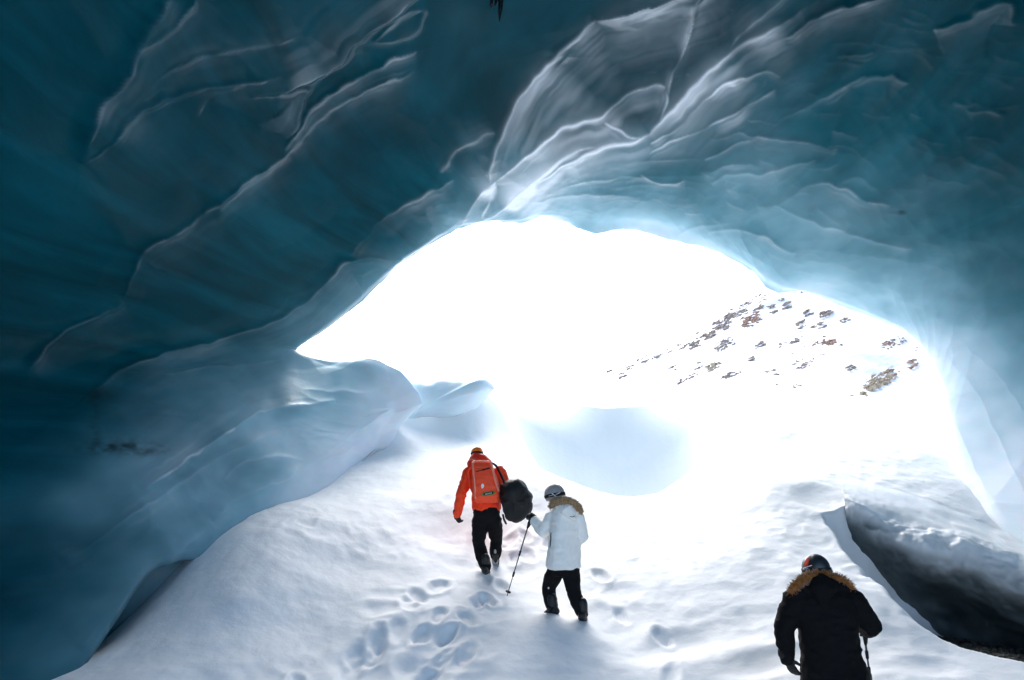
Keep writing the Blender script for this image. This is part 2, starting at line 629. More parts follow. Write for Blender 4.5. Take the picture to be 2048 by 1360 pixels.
def build_ledge():
    nc = 340
    L = smooth1(resample(lip_w, nc), 6)
    t = np.linspace(0, 1, nc)
    prof = [(2.6, None, -.10), (1.9, None, -.02), (1.3, None, .03), (.8, None, .05), (.5, None, .05), (.34, None, .04), (.24, -.02, 0), (.15, -.06, 0), (.07, -.13, 0),
            (0.01, -.22, 0), (-.03, -.33, 0), (-.03, -.44, 0), (.03, -.55, 0), (.14, -.66, 0), (.30, -.78, 0), (.50, -.90, 0), (.70, -1.05, 0), (.90, -1.25, 0), (1.04, -1.6, 0), (1.1, -2.2, 0)]
    rows, rime = [], []
    k = np.array([[p[0], 0 if p[1] is None else p[1]] for p in prof])
    # refine the profile
    nn = 90
    ti = np.linspace(0, len(prof) - 1, nn)
    amp = 0.04 + 0.96 * sstep(t, 0, .22)
    for q in ti:
        i = int(min(q, len(prof) - 2))
        f = q - i
        b = prof[i][0] * (1 - f) + prof[i + 1][0] * f
        top = prof[i][1] is None and prof[i + 1][1] is None
        P = L + BACK * b * (amp[:, None] if not top else 1)
        if top:
            off = prof[i][2] * (1 - f) + prof[i + 1][2] * f
            P[:, 2] = snow_z(P[:, 0], P[:, 1]) + off
        else:
            Lb = L + BACK * .34
            z0 = snow_z(Lb[:, 0], Lb[:, 1]) + .04
            dz = (prof[i][1] or 0) * (1 - f) + (prof[i + 1][1] or 0) * f
            P[:, 2] = z0 + dz * (0.55 + .45 * amp)
        rows.append(P)
        rime.append(np.full(nc, 1.0 - sstep(q, 6.0, 14.5)) if True else 0)
    V = np.array(rows)
    R = np.array(rime)
    w = sstep(ti, 5.0, 8.0)[:, None]
    n1 = fbm(V[..., 0] * 1.3, V[..., 1] * 1.3, V[..., 2] * 2.0, 41, 4)
    n2 = fbm(V[..., 0] * 7, V[..., 1] * 7, V[..., 2] * 7, 45, 3)
    V = V - BACK * ((0.10 * n1 + 0.012 * n2) * w)[..., None]
    V[..., 2] += ((0.014 * n2 + .06 * n1) * sstep(ti, 3.0, 6.0)[:, None] * (1 - sstep(ti, 9, 13)[:, None]))
    R = np.clip(R + (0.5 * n1 + .12 * n2) * 4 * R * (1 - R), 0, 1)
    me = mesh_np('ice_ledge', V.reshape(-1, 3), grid_quads(nn, nc), M_DIRTY)
    a = me.attributes.new('rime', 'FLOAT', 'POINT')
    a.data.foreach_set('value', R.reshape(-1).astype(np.float32))
    o = link('ice_ledge', me)
    tag(o, 'snow-capped overhanging ice ledge with dark hollow beneath at lower right', 'ice ledge', kind='structure')


build_ledge()


# ------------------------------------------------------------------ the ice cave
# mouth outline: pixel, distance, angle on the cross-section around the camera
MOUTH = [(780, 892, 14.0, 219), (800, 852, 14.2, 215), (846, 806, 14.5, 209), (836, 782, 14.5, 203.5), (800, 742, 14.5, 198), (762, 722, 14.4, 194.5),
         (725, 716, 14.2, 191.5), (690, 722, 14.0, 189), (655, 722, 13.6, 186.5), (615, 716, 13.2, 184), (582, 710, 13.0, 181.5), (585, 697, 13.0, 180),
         (620, 676, 13.2, 177), (660, 652, 13.4, 173.5), (700, 622, 13.6, 170), (740, 588, 13.9, 165.5), (770, 556, 14.2, 161), (800, 526, 14.5, 156.5),
         (840, 500, 14.7, 151.5), (880, 476, 14.9, 146), (918, 456, 15.1, 140), (945, 447, 15.3, 135), (975, 442, 15.5, 130), (1000, 440, 15.7, 126.5),
         (1022, 446, 15.8, 123), (1050, 444, 15.9, 119.5), (1085, 430, 16.0, 115), (1110, 436, 16.0, 111.5), (1150, 452, 16.0, 107), (1190, 466, 16.0, 102.5),
         (1215, 462, 16.0, 99.5), (1250, 458, 16.0, 96), (1290, 463, 16.0, 92), (1340, 480, 16.0, 87), (1400, 492, 15.9, 81), (1440, 506, 15.8, 76.5),
         (1480, 526, 15.7, 72), (1510, 546, 15.6, 68), (1530, 572, 15.5, 64.5), (1556, 586, 15.4, 61), (1600, 581, 15.3, 56), (1640, 592, 15.1, 51.5),
         (1680, 610, 14.9, 47), (1740, 632, 14.5, 41), (1800, 658, 14.1, 34), (1838, 688, 13.8, 27.5), (1862, 725, 13.5, 21), (1878, 780, 13.1, 14.5),
         (1888, 840, 12.7, 8), (1898, 900, 12.2, 2), (1920, 950, 11.6, -4), (1955, 1005, 10.9, -10), (1988, 1046, 10.3, -15), (2010, 1090, 9.9, -20)]
RING_C, RING_RX, RING_RZ, RING_Y = np.array([0.9, 0.35 + H]), 6.6, 5.25, 2.6


def ridge(pts, amp, wl, wr, glint=None):  # last value: strength of the highlight painted on the crest
    return (np.array(pts, float), amp, wl, wr, min(1.05, amp / .17) if glint is None else glint)


# crests between the scallops of the ice, with their relief in metres and the width of either flank
RIDGES = [
    # roof, centre
    ridge([(972, 352), (978, 318), (986, 285), (1000, 248), (1030, 195), (1070, 147), (1110, 106), (1155, 72), (1190, 48)], .30, 10, 95, 1.35),
    ridge([(1190, 48), (1250, 36), (1320, 20), (1400, -2), (1440, -40)], .24, 26, 70, 1.2),
    ridge([(992, 330), (1008, 278), (1040, 205), (1085, 152), (1172, 74)], .07, 9, 22),
    ridge([(985, 350), (1030, 310), (1070, 275), (1120, 248), (1165, 238), (1202, 235), (1222, 214), (1246, 195), (1280, 184), (1315, 181), (1332, 188)], .20, 22, 55, 1.4),
    ridge([(1332, 188), (1337, 205), (1325, 235), (1306, 260), (1290, 272)], .14, 14, 26, 1.1),
    ridge([(1202, 235), (1230, 255), (1260, 266), (1295, 270)], .13, 18, 26, 1.2),
    ridge([(918, 448), (924, 412), (950, 376), (985, 350)], .26, 26, 30, 1.8),
    ridge([(958, 425), (970, 395), (985, 350)], .12, 16, 18, 1.3),
    ridge([(940, 446), (985, 414), (1030, 374), (1075, 334), (1110, 306), (1150, 290), (1200, 285)], .26, 34, 40, 2.0),
    ridge([(1055, 360), (1110, 325), (1160, 300), (1220, 281), (1290, 269), (1306, 260)], .20, 26, 34, 1.5),
    ridge([(1296, 270), (1312, 250), (1340, 225), (1375, 190), (1420, 150), (1460, 116), (1500, 90), (1540, 70), (1600, 36)], .24, 16, 56, 1.6),
    ridge([(1300, 282), (1340, 262), (1380, 235), (1410, 206), (1450, 178), (1490, 161), (1530, 150), (1556, 165)], .17, 16, 30, 1.3),
    ridge([(1337, 200), (1345, 155), (1370, 110), (1385, 62), (1382, 42), (1396, 14), (1420, -30)], .18, 22, 20, 1.1),
    ridge([(1290, 306), (1350, 275), (1400, 265), (1450, 246), (1500, 216), (1545, 194)], .13, 16, 26, 1.1),
    ridge([(1010, 408), (1060, 388), (1100, 384), (1160, 381), (1230, 380), (1278, 391)], .10, 12, 26),
    ridge([(1030, 398), (1070, 378), (1120, 368), (1160, 356), (1240, 345)], .10, 14, 20),
    ridge([(1280, 343), (1310, 358), (1330, 366), (1370, 358)], .09, 14, 16),
    ridge([(1120, 405), (1180, 412), (1200, 428)], .05, 12, 14),
    ridge([(1190, 335), (1240, 322), (1290, 302), (1320, 280)], .07, 12, 16),
    ridge([(1140, 350), (1200, 322), (1290, 312), (1400, 320)], .08, 14, 24),
    ridge([(1560, 92), (1620, 52), (1700, 22), (1800, -6)], .16, 16, 30),
    ridge([(1600, 82), (1660, 48), (1735, 26)], .08, 12, 24),
    ridge([(1420, 160), (1450, 120), (1490, 70), (1540, 30), (1590, -10)], .10, 30, 30),
    # roof, right
    ridge([(1400, 270), (1430, 283), (1480, 270), (1515, 284), (1580, 288), (1650, 299), (1672, 304)], .10, 12, 30),
    ridge([(1405, 322), (1440, 311), (1480, 291), (1515, 284)], .09, 14, 22),
    ridge([(1505, 300), (1560, 298), (1620, 300), (1668, 306)], .05, 10, 16),
    ridge([(1405, 344), (1450, 334), (1500, 331), (1528, 338)], .08, 12, 18),
    ridge([(1420, 371), (1450, 350), (1480, 345), (1530, 350), (1590, 326), (1628, 325)], .10, 12, 24),
    ridge([(1560, 364), (1590, 346), (1614, 326)], .07, 20, 10),
    ridge([(1500, 370), (1530, 358), (1560, 346)], .06, 14, 12),
    ridge([(1515, 284), (1560, 250), (1610, 220), (1660, 195), (1700, 172), (1740, 158), (1786, 150)], .06, 9, 14),
    ridge([(1515, 412), (1560, 402), (1590, 382), (1620, 368), (1650, 362), (1690, 367), (1730, 390), (1782, 404)], .12, 12, 34),
    ridge([(1680, 360), (1720, 352), (1758, 371)], .07, 10, 18),
    ridge([(1550, 403), (1600, 420), (1660, 438), (1702, 448)], .10, 18, 20),
    ridge([(1702, 448), (1672, 425), (1636, 404)], .07, 12, 14),
    ridge([(1418, 466), (1450, 455), (1482, 450), (1530, 462), (1600, 490)], .10, 12, 26),
    ridge([(1350, 472), (1400, 452), (1470, 441)], .07, 12, 20),
    ridge([(1690, 447), (1760, 468), (1830, 491)], .10, 14, 14),
    ridge([(1750, 500), (1800, 505), (1832, 518)], .06, 12, 10),
    ridge([(1452, 404), (1478, 408), (1500, 414)], .06, 10, 12),
    ridge([(1630, 212), (1650, 197), (1682, 191), (1662, 207), (1630, 212)], .05, 8, 8),
    ridge([(1672, 124), (1712, 118), (1752, 110), (1738, 126), (1690, 127)], .07, 8, 14),
    ridge([(1700, 182), (1740, 160), (1786, 150), (1812, 172)], .10, 9, 50),
    ridge([(1866, 66), (1940, 40), (1980, 14), (2022, 6), (2020, 58)], .16, 12, 46),
    ridge([(1930, 226), (1968, 219), (2014, 234)], .06, 8, 12),
    ridge([(1905, 210), (1948, 208)], .04, 7, 9),
    ridge([(1650, 100), (1700, 92), (1740, 100)], .04, 8, 10),
    ridge([(1640, 135), (1690, 130), (1720, 140)], .05, 8, 24),
    # right wall
    ridge([(1800, 652), (1880, 690), (1960, 780), (2010, 900), (2060, 1010)], .05, 50, 80, .25),
    ridge([(1830, 640), (1930, 680), (2010, 760), (2080, 880)], .05, 50, 80, .25),
    ridge([(1880, 780), (1925, 860), (1960, 950), (1990, 1030)], .04, 50, 50, .2),
    # roof, left
    ridge([(158, 320), (166, 280), (190, 226), (210, 190), (240, 156), (275, 96), (300, 60), (344, -4)], .26, 9, 60),
    ridge([(272, 100), (310, 82), (360, 42), (400, -4)], .16, 30, 34),
    ridge([(165, 322), (200, 296), (230, 270), (252, 236), (290, 205), (350, 185), (420, 172), (500, 165), (560, 150)], .18, 20, 42),
    ridge([(230, 230), (300, 165), (380, 120), (480, 100), (600, 70)], .12, 30, 30),
    ridge([(390, 238), (400, 205), (440, 180), (490, 172)], .07, 12, 12),
    ridge([(500, 192), (540, 186), (600, 170), (650, 150), (690, 120), (694, 100), (722, 75), (762, 40), (800, 14), (840, -14)], .26, 70, 8),
    ridge([(555, 192), (620, 180), (606, 215), (592, 250), (578, 280)], .20, 8, 60),
    ridge([(572, 304), (590, 270), (612, 235), (650, 200), (700, 170), (750, 140), (790, 115), (832, 104)], .16, 8, 34),
    ridge([(600, 268), (625, 240), (680, 200), (750, 165), (830, 132)], .05, 8, 10),
    ridge([(578, 308), (605, 277), (628, 247), (680, 215), (740, 178), (830, 142)], .14, 16, 34),
    ridge([(590, 300), (540, 330), (480, 370), (420, 410), (350, 460), (290, 480), (258, 505), (254, 540), (244, 590)], .22, 36, 26),
    ridge([(745, 85), (780, 46), (815, 20), (848, 15), (836, 64), (820, 75), (745, 85)], .08, 10, 16),
    ridge([(70, 740), (90, 700), (130, 660), (200, 630), (242, 604)], .14, 14, 30),
    ridge([(195, 775), (240, 740), (290, 720), (340, 702), (420, 682), (500, 652), (540, 634), (600, 596), (640, 552), (672, 516), (720, 505), (800, 516)], .30, 14, 110),
    ridge([(530, 625), (570, 585), (610, 570), (650, 545)], .06, 9, 12),
    ridge([(672, 522), (720, 516), (770, 520), (800, 530)], .07, 8, 10),
    ridge([(690, 545), (730, 532), (780, 534)], .07, 8, 10),
    ridge([(690, 502), (740, 440), (790, 402), (850, 372), (900, 350)], .12, 26, 36),
    ridge([(876, 334), (902, 290), (942, 266), (986, 250)], .10, 16, 16),
    ridge([(640, 664), (690, 634), (726, 600), (752, 562), (800, 524), (850, 494), (912, 456)], .10, 16, 10),
    # left wall
    ridge([(280, 985), (360, 930), (420, 890), (480, 850), (520, 826), (560, 818), (620, 808), (680, 790)], .22, 60, 14),
    ridge([(590, 880), (625, 855), (650, 845)], .06, 12, 12),
    ridge([(655, 905), (700, 878), (722, 858), (760, 835), (795, 812), (745, 808)], .10, 20, 16),
    ridge([(600, 872), (680, 868), (760, 866)], .04, 9, 10),
    ridge([(545, 965), (620, 930), (700, 905), (740, 880)], .08, 14, 20),
    ridge([(440, 965), (480, 930), (530, 916), (612, 920)], .09, 14, 30),
    ridge([(415, 1045), (450, 1012), (530, 975), (580, 956), (600, 928)], .12, 26, 20),
    ridge([(600, 778), (700, 772), (740, 785), (765, 768)], .09, 18, 14),
    ridge([(250, 745), (330, 752), (420, 735), (520, 730), (590, 712)], .10, 30, 40),
    ridge([(120, 1130), (220, 1060), (330, 990), (430, 920), (560, 860)], .12, 50, 50),
    ridge([(150, 1300), (240, 1200), (330, 1110), (420, 1050)], .12, 40, 40),
    ridge([(500, 760), (560, 748), (600, 738)], .05, 12, 10),
]


def relief_map(step=2.0, x0=-260, y0=-260, x1=2308, y1=1500):
    nx, ny = int((x1 - x0) / step), int((y1 - y0) / step)
    Hm = np.zeros((ny, nx))
    Fm = np.zeros((ny, nx))
    extra = []
    r = random.Random(3)
    for k in range(130):                                  # small flakes with painted glints over the right-hand roof and wall
        x = r.uniform(1330, 2040)
        y = r.uniform(20, 700)
        lim = np.interp(x, [1300, 1530, 1800, 2048], [440, 560, 640, 760])
        if y > lim:
            continue
        ln = r.uniform(14, 60)
        an = math.radians(r.uniform(2, 26))
        bend = r.uniform(-.3, .3)
        pts = [(x + ln * s * math.cos(an + bend * s), y + ln * s * math.sin(an + bend * s)) for s in (-1, -.5, 0, .5, 1)]
        extra.append(ridge(pts, r.uniform(.006, .022), r.uniform(6, 11), r.uniform(8, 22), r.uniform(.12, .6)))
    for k in range(25):                                  # and over the left-hand roof
        x = r.uniform(60, 900)
        y = r.uniform(20, 620)
        ln = r.uniform(20, 90)
        an = math.radians(r.uniform(-50, -22))
        bend = r.uniform(-.3, .3)
        pts = [(x + ln * s * math.cos(an + bend * s), y + ln * s * math.sin(an + bend * s)) for s in (-1, -.5, 0, .5, 1)]
        extra.append(ridge(pts, r.uniform(.006, .018), r.uniform(8, 20), r.uniform(8, 26), r.uniform(.03, .12)))
    for pts, amp, wl_, wr_, glint_ in RIDGES + extra:
        n = max(6, int(np.sum(np.linalg.norm(np.diff(pts, axis=0), axis=1)) / 7))
        c = smooth1(resample(pts, n), 2)
        seglen = np.r_[0, np.cumsum(np.linalg.norm(np.diff(c, axis=0), axis=1))]
        tot = seglen[-1]
        m = 4.2 * max(wl_, wr_)
        ax, ay = max(0, int((c[:, 0].min() - m - x0) / step)), max(0, int((c[:, 1].min() - m - y0) / step))
        bx, by = min(nx, int((c[:, 0].max() + m - x0) / step) + 1), min(ny, int((c[:, 1].max() + m - y0) / step) + 1)
        if bx <= ax or by <= ay:
            continue
        gx, gy = np.meshgrid(x0 + step * np.arange(ax, bx), y0 + step * np.arange(ay, by))
        wobx = 3.0 * vnoise(gx / 23, gy / 23, 0 * gx, 51)
        woby = 3.0 * vnoise(gx / 23, gy / 23, 0 * gx, 52)
        gx, gy = gx + wobx, gy + woby
        best = np.full(gx.shape, 1e12)
        side = np.zeros(gx.shape)
        along = np.zeros(gx.shape)
        for i in range(len(c) - 1):
            a, b = c[i], c[i + 1]
            ex, ey = b - a
            l2 = ex * ex + ey * ey + 1e-9
            t = np.clip(((gx - a[0]) * ex + (gy - a[1]) * ey) / l2, 0, 1)
            dx, dy = gx - a[0] - t * ex, gy - a[1] - t * ey
            d = dx * dx + dy * dy
            upd = d < best
            best = np.where(upd, d, best)
            side = np.where(upd, ex * dy - ey * dx, side)        # > 0: right of travel (y down)
            along = np.where(upd, seglen[i] + t * (seglen[i + 1] - seglen[i]), along)
        d = np.sqrt(best)
        w = np.where(side > 0, wr_, wl_)
        taper = np.clip(np.minimum(along, tot - along) / (0.18 * tot + 1e-6), 0, 1)
        taper = 0.12 + 0.88 * np.sqrt(taper)
        fade = np.exp(-np.maximum(d - 3.2 * w, 0) / 6)
        prof = np.exp(-np.sqrt(d * d + 1.4) / w) * fade
        var = 1 + .35 * vnoise(along / 60, 0 * along + amp * 100, 0 * along, 53)
        h = (.27 * amp * prof + min(.020, .11 * amp) * np.exp(-np.sqrt(d * d + .6) / 4)) * taper * var
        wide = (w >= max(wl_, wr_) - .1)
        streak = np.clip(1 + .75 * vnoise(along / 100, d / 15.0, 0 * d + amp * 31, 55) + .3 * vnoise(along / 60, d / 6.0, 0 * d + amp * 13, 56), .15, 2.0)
        broad = .30 + .42 * max(0, glint_ - 1)
        brk = np.clip(.55 + .95 * vnoise(along / 26, 0 * along + amp * 51, 0 * along, 57), .05, 1.25) if glint_ < 1.3 else 1.0
        gl = np.where(wide, .80 * brk * np.exp(-d / 1.9) + broad * np.exp(-d / (.8 * w)) * fade * streak + .16 * np.exp(-((d - .33 * w) / 2.2) ** 2) * sstep(streak, .8, 1.4),
                      .9 * brk * np.exp(-d / 1.2) + max(0, glint_ - 1) * .5 * np.exp(-d / (.8 * w)))
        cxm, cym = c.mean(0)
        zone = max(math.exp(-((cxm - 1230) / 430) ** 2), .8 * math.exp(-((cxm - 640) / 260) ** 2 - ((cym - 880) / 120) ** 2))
        gl = gl * taper * glint_ * (.19 + .81 * zone) * np.clip(.66 + .7 * vnoise(along / 60, 0 * along + amp * 77, 0 * along, 54), .12, 1.2)  # painted highlight, strongest on crests near the middle of the roof
        Fm[ay:by, ax:bx] = np.maximum(Fm[ay:by, ax:bx], gl)
        sub = Hm[ay:by, ax:bx]
        Hm[ay:by, ax:bx] = np.maximum(sub, h) + 0.45 * np.minimum(sub, h)
    return Hm, Fm, step, x0, y0


def build_cave():
    out = np.array(MOUTH, float)
    Pm = np.array([at(a, b, c) for a, b, c, _ in MOUTH])
    th = np.radians(out[:, 3])
    # columns evenly spread over mouth outline and ring
    pl = np.r_[0, np.cumsum(np.linalg.norm(np.diff(out[:, :2], axis=0), axis=1))]
    rl = np.r_[0, np.cumsum(np.abs(np.diff(th)))]
    par = 0.45 * pl / pl[-1] + 0.55 * rl / rl[-1]
    nc = 1420
    s = np.linspace(0, 1, nc)
    Mo = np.stack([np.interp(s, par, Pm[:, k]) for k in range(3)], -1)
    Mo = smooth1(Mo, 3)
    jit = fbm(s * 110, 0 * s, 0 * s, 61, 3) * 0.02
    Ms = smooth1(Mo, 5000)
    Th = smooth1(np.interp(s, par, th)[:, None], 40)[:, 0]
    R = np.stack([RING_C[0] + RING_RX * np.cos(Th), np.full(nc, RING_Y), RING_C[1] + RING_RZ * np.sin(Th)], -1)
    outw = np.stack([np.cos(Th), 0 * Th, np.sin(Th)], -1)
    # meridians: rows from the mouth to the ring, dense where the camera sees them
    nr = 470
    a = np.linspace(0, 1, nr)
    g = a ** 1.12
    bul = np.interp(np.degrees(Th), [-20, 20, 60, 100, 140, 180, 200, 219], [.35, .35, .5, .5, .5, .8, .85, .72])
    V = []
    for k in range(nr):
        t = g[k]
        wsm = math.exp(-t / .05)
        P = (Mo * wsm + Ms * (1 - wsm)) * (1 - t) + R * t
        P[:, 2] += jit * math.exp(-t / .012)
        P = P + outw * (bul * math.sin(math.pi * t) ** 0.9)[:, None]
        V.append(P)
    V = np.array(V)
    # unseen rear opening behind the camera, added to let in fill daylight
    tail = []
    for Yb, sc in [(1.9, 1.0), (1.0, 1.01), (.2, 1.03), (-.3, 1.08), (-.5, 1.2)]:
        P = R.copy()
        P[:, 0] = RING_C[0] + (R[:, 0] - RING_C[0]) * sc
        P[:, 2] = H - .8 + (R[:, 2] - H + .8) * sc
        P[:, 1] = Yb
        tail.append(P)
    n_in = nr + len(tail)
    V = np.concatenate([V, np.array(tail)], 0)
    colw = np.exp(-np.arange(V.shape[1]) / 60.0)[None]
    gap = np.exp(-((V[..., 1] - 8.4) / 1.2) ** 2) * colw
    V[..., 2] += .62 * gap
    V[..., 0] -= .36 * gap
    # side columns: undercut at the foot of the left wall, buried foot on the right
    offL = [(-.04, -.03), (-.13, -.02), (-.30, .04), (-.45, -.03), (-.55, -.3), (-.62, -1.2), (-.62, -4)]
    offR = [(.05, -.3), (.2, -1.2), (.2, -5)]
    left = np.stack([V[:, 0] + np.array([dx, 0, dz]) for dx, dz in offL[::-1]], 1)
    right = np.stack([V[:, -1] + np.array([dx, 0, dz]) for dx, dz in offR], 1)
    V = np.concatenate([left, V, right], 1)
    nL, nR = len(offL), len(offR)
    NC = V.shape[1]
    # relief
    du = np.gradient(V, axis=1)
    dv = np.gradient(V, axis=0)
    Nn = np.cross(du, dv)
    Nn /= np.linalg.norm(Nn, axis=-1, keepdims=True) + 1e-9
    C = np.zeros_like(V)
    C[..., 0], C[..., 1], C[..., 2] = 1.0, V[..., 1], H + .8
    flip = np.sign(np.sum(Nn * (C - V), -1, keepdims=True))
    Nn = Nn * np.median(flip)
    Hm, Fm, step, x0, y0 = relief_map()
    px, py = proj(V)
    fx = np.clip((px - x0) / step, 0, Hm.shape[1] - 1.001)
    fy = np.clip((py - y0) / step, 0, Hm.shape[0] - 1.001)
    ix, iy = fx.astype(int), fy.astype(int)
    ax, ay = fx - ix, fy - iy
    h = (Hm[iy, ix] * (1 - ax) * (1 - ay) + Hm[iy, ix + 1] * ax * (1 - ay) + Hm[iy + 1, ix] * (1 - ax) * ay + Hm[iy + 1, ix + 1] * ax * ay)
    h = h * sstep(V[..., 1], 2.4, 4.5)
    glint_v = (Fm[iy, ix] * (1 - ax) * (1 - ay) + Fm[iy, ix + 1] * ax * (1 - ay) + Fm[iy + 1, ix] * (1 - ax) * ay + Fm[iy + 1, ix + 1] * ax * ay) * sstep(V[..., 1], 2.4, 4.5)
    row = np.concatenate([a, 1 + .1 * np.arange(1, len(tail) + 1)])[:, None]
    x, y, z = V[..., 0], V[..., 1], V[..., 2]
    low = 0.22 * vnoise(x * .33, y * .22, z * .33, 71) + 0.05 * vnoise(x * .8, y * .45, z * .8, 72)
    # shallow scallops everywhere, drawn out along the flow of the melt air
    ang = np.arctan2(z - H - .8, x - 1.0)
    qa = ang * 6.2 + .8 * vnoise(x * .5, y * .5, z * .5, 73)
    qb = y * 1.0 + 1.3 * qa * .35 + .8 * vnoise(x * .6, y * .5, z * .6, 74)
    W = worley(qa * 1.15, qb * .8, 5)
    W2 = worley(qa * 3.3 + 9, qb * 2.4, 6)
    patch = sstep(vnoise(x * .4, y * .35, z * .4, 75), -.25, .5)
    scal = .034 * W * W + .013 * W2 * W2 * patch
    edge = sstep(row, 0.0, 0.06)
    disp = h * (0.25 + 0.75 * sstep(row, 0, .03)) + (low + scal) * edge
    mask = np.ones(NC)
    mask[:nL] = np.linspace(0, .9, nL)
    mask[-nR:] = 0.4
    V = V + Nn * (disp * mask[None, :])[..., None]
    # outer side: rounded lip, then an unseen glacier front raised to block skylight
    M0 = V[0]
    o2 = np.concatenate([np.repeat(outw[:1], nL, 0), outw, np.repeat(outw[-1:], nR, 0)], 0)
    outer = []
    for dyy, oo in [(3.2, 24.0), (2.6, 15.0), (1.8, 8.0), (1.2, 4.0), (.85, 2.0), (.62, 1.0), (.45, .5), (.28, .22), (.14, .08), (.05, .015)]:
        P = M0 + o2 * oo
        P[:, 1] += dyy
        outer.append(P)
    V = np.concatenate([np.array(outer), V], 0)
    nout = len(outer)
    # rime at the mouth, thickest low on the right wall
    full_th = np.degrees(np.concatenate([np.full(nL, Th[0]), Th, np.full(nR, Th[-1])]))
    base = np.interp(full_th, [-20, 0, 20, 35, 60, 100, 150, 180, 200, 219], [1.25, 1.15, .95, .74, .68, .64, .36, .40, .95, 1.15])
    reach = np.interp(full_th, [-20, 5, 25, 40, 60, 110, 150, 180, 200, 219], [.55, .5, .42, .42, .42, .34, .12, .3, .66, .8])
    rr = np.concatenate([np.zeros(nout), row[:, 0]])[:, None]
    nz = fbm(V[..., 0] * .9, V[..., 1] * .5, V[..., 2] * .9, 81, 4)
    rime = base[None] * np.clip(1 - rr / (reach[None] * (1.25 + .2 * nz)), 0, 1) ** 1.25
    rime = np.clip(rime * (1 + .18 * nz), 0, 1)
    crest_glint = np.zeros(rime.shape)
    crest_glint[nout:] = np.clip(glint_v, 0, .9)
    rime[:nout - 4] = 0.0  # bare dark ice on the unseen front, to cut bounce light
    rime[nout - 4:nout] = np.maximum(rime[nout - 4:nout], .6)
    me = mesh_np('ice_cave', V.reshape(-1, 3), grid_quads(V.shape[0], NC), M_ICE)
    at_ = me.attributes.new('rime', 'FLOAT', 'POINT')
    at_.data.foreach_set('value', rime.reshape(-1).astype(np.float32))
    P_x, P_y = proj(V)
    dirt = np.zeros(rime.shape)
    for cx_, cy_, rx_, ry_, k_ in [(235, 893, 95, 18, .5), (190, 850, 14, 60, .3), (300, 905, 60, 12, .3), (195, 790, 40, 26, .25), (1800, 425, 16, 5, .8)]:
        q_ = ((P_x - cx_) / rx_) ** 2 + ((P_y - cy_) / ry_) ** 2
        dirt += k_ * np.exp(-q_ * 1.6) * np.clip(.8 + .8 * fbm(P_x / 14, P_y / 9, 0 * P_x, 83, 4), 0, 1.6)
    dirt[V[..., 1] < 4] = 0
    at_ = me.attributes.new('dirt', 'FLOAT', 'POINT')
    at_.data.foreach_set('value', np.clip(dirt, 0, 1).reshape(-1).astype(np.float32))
    at_ = me.attributes.new('crest_glint', 'FLOAT', 'POINT')
    at_.data.foreach_set('value', crest_glint.reshape(-1).astype(np.float32))
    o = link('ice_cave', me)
    tag(o, 'vast teal blue ice cave vault with scalloped glossy walls round the bright mouth', 'ice cave', kind='structure')
    return o


cave = build_cave()
# ------------------------------------------------------------------ shape helpers for the smaller things
def pillow(poly, Y, front, back, name, mat, parent=None, nlev=9, noise=0.0, nsc=3.0, n=90, seed=1, power=1.0):
    """closed lump whose outline is given by photograph pixels at distance Y and that bulges forwards and backwards"""
    P = np.array([at(a, b, Y) for a, b in poly])
    P = np.vstack([P, P[:1]])
    P = smooth1(resample(P, n + 1), 2)[:-1]
    c = P.mean(0)
    rows = []
    for a in np.linspace(-math.pi / 2, math.pi / 2, nlev * 2 + 1):
        s = max(math.cos(a), 1e-4) ** power
        q = c + (P - c) * s
        q[:, 1] = Y - (front if a < 0 else back) * -math.sin(-a) * 1.0 if False else Y + (back if a > 0 else front) * math.sin(a)
        rows.append(q)
    V = np.array(rows)
    if noise:
        d = V - c
        d /= np.linalg.norm(d, axis=-1, keepdims=True) + 1e-9
        V = V + d * (noise * fbm(V[..., 0] * nsc, V[..., 1] * nsc, V[..., 2] * nsc, seed, 4))[..., None]
    nr = len(rows)
    Q = grid_quads(nr, n, True)
    V = V.reshape(-1, 3)
    return link(name, mesh_np(name, V, Q, mat), parent)


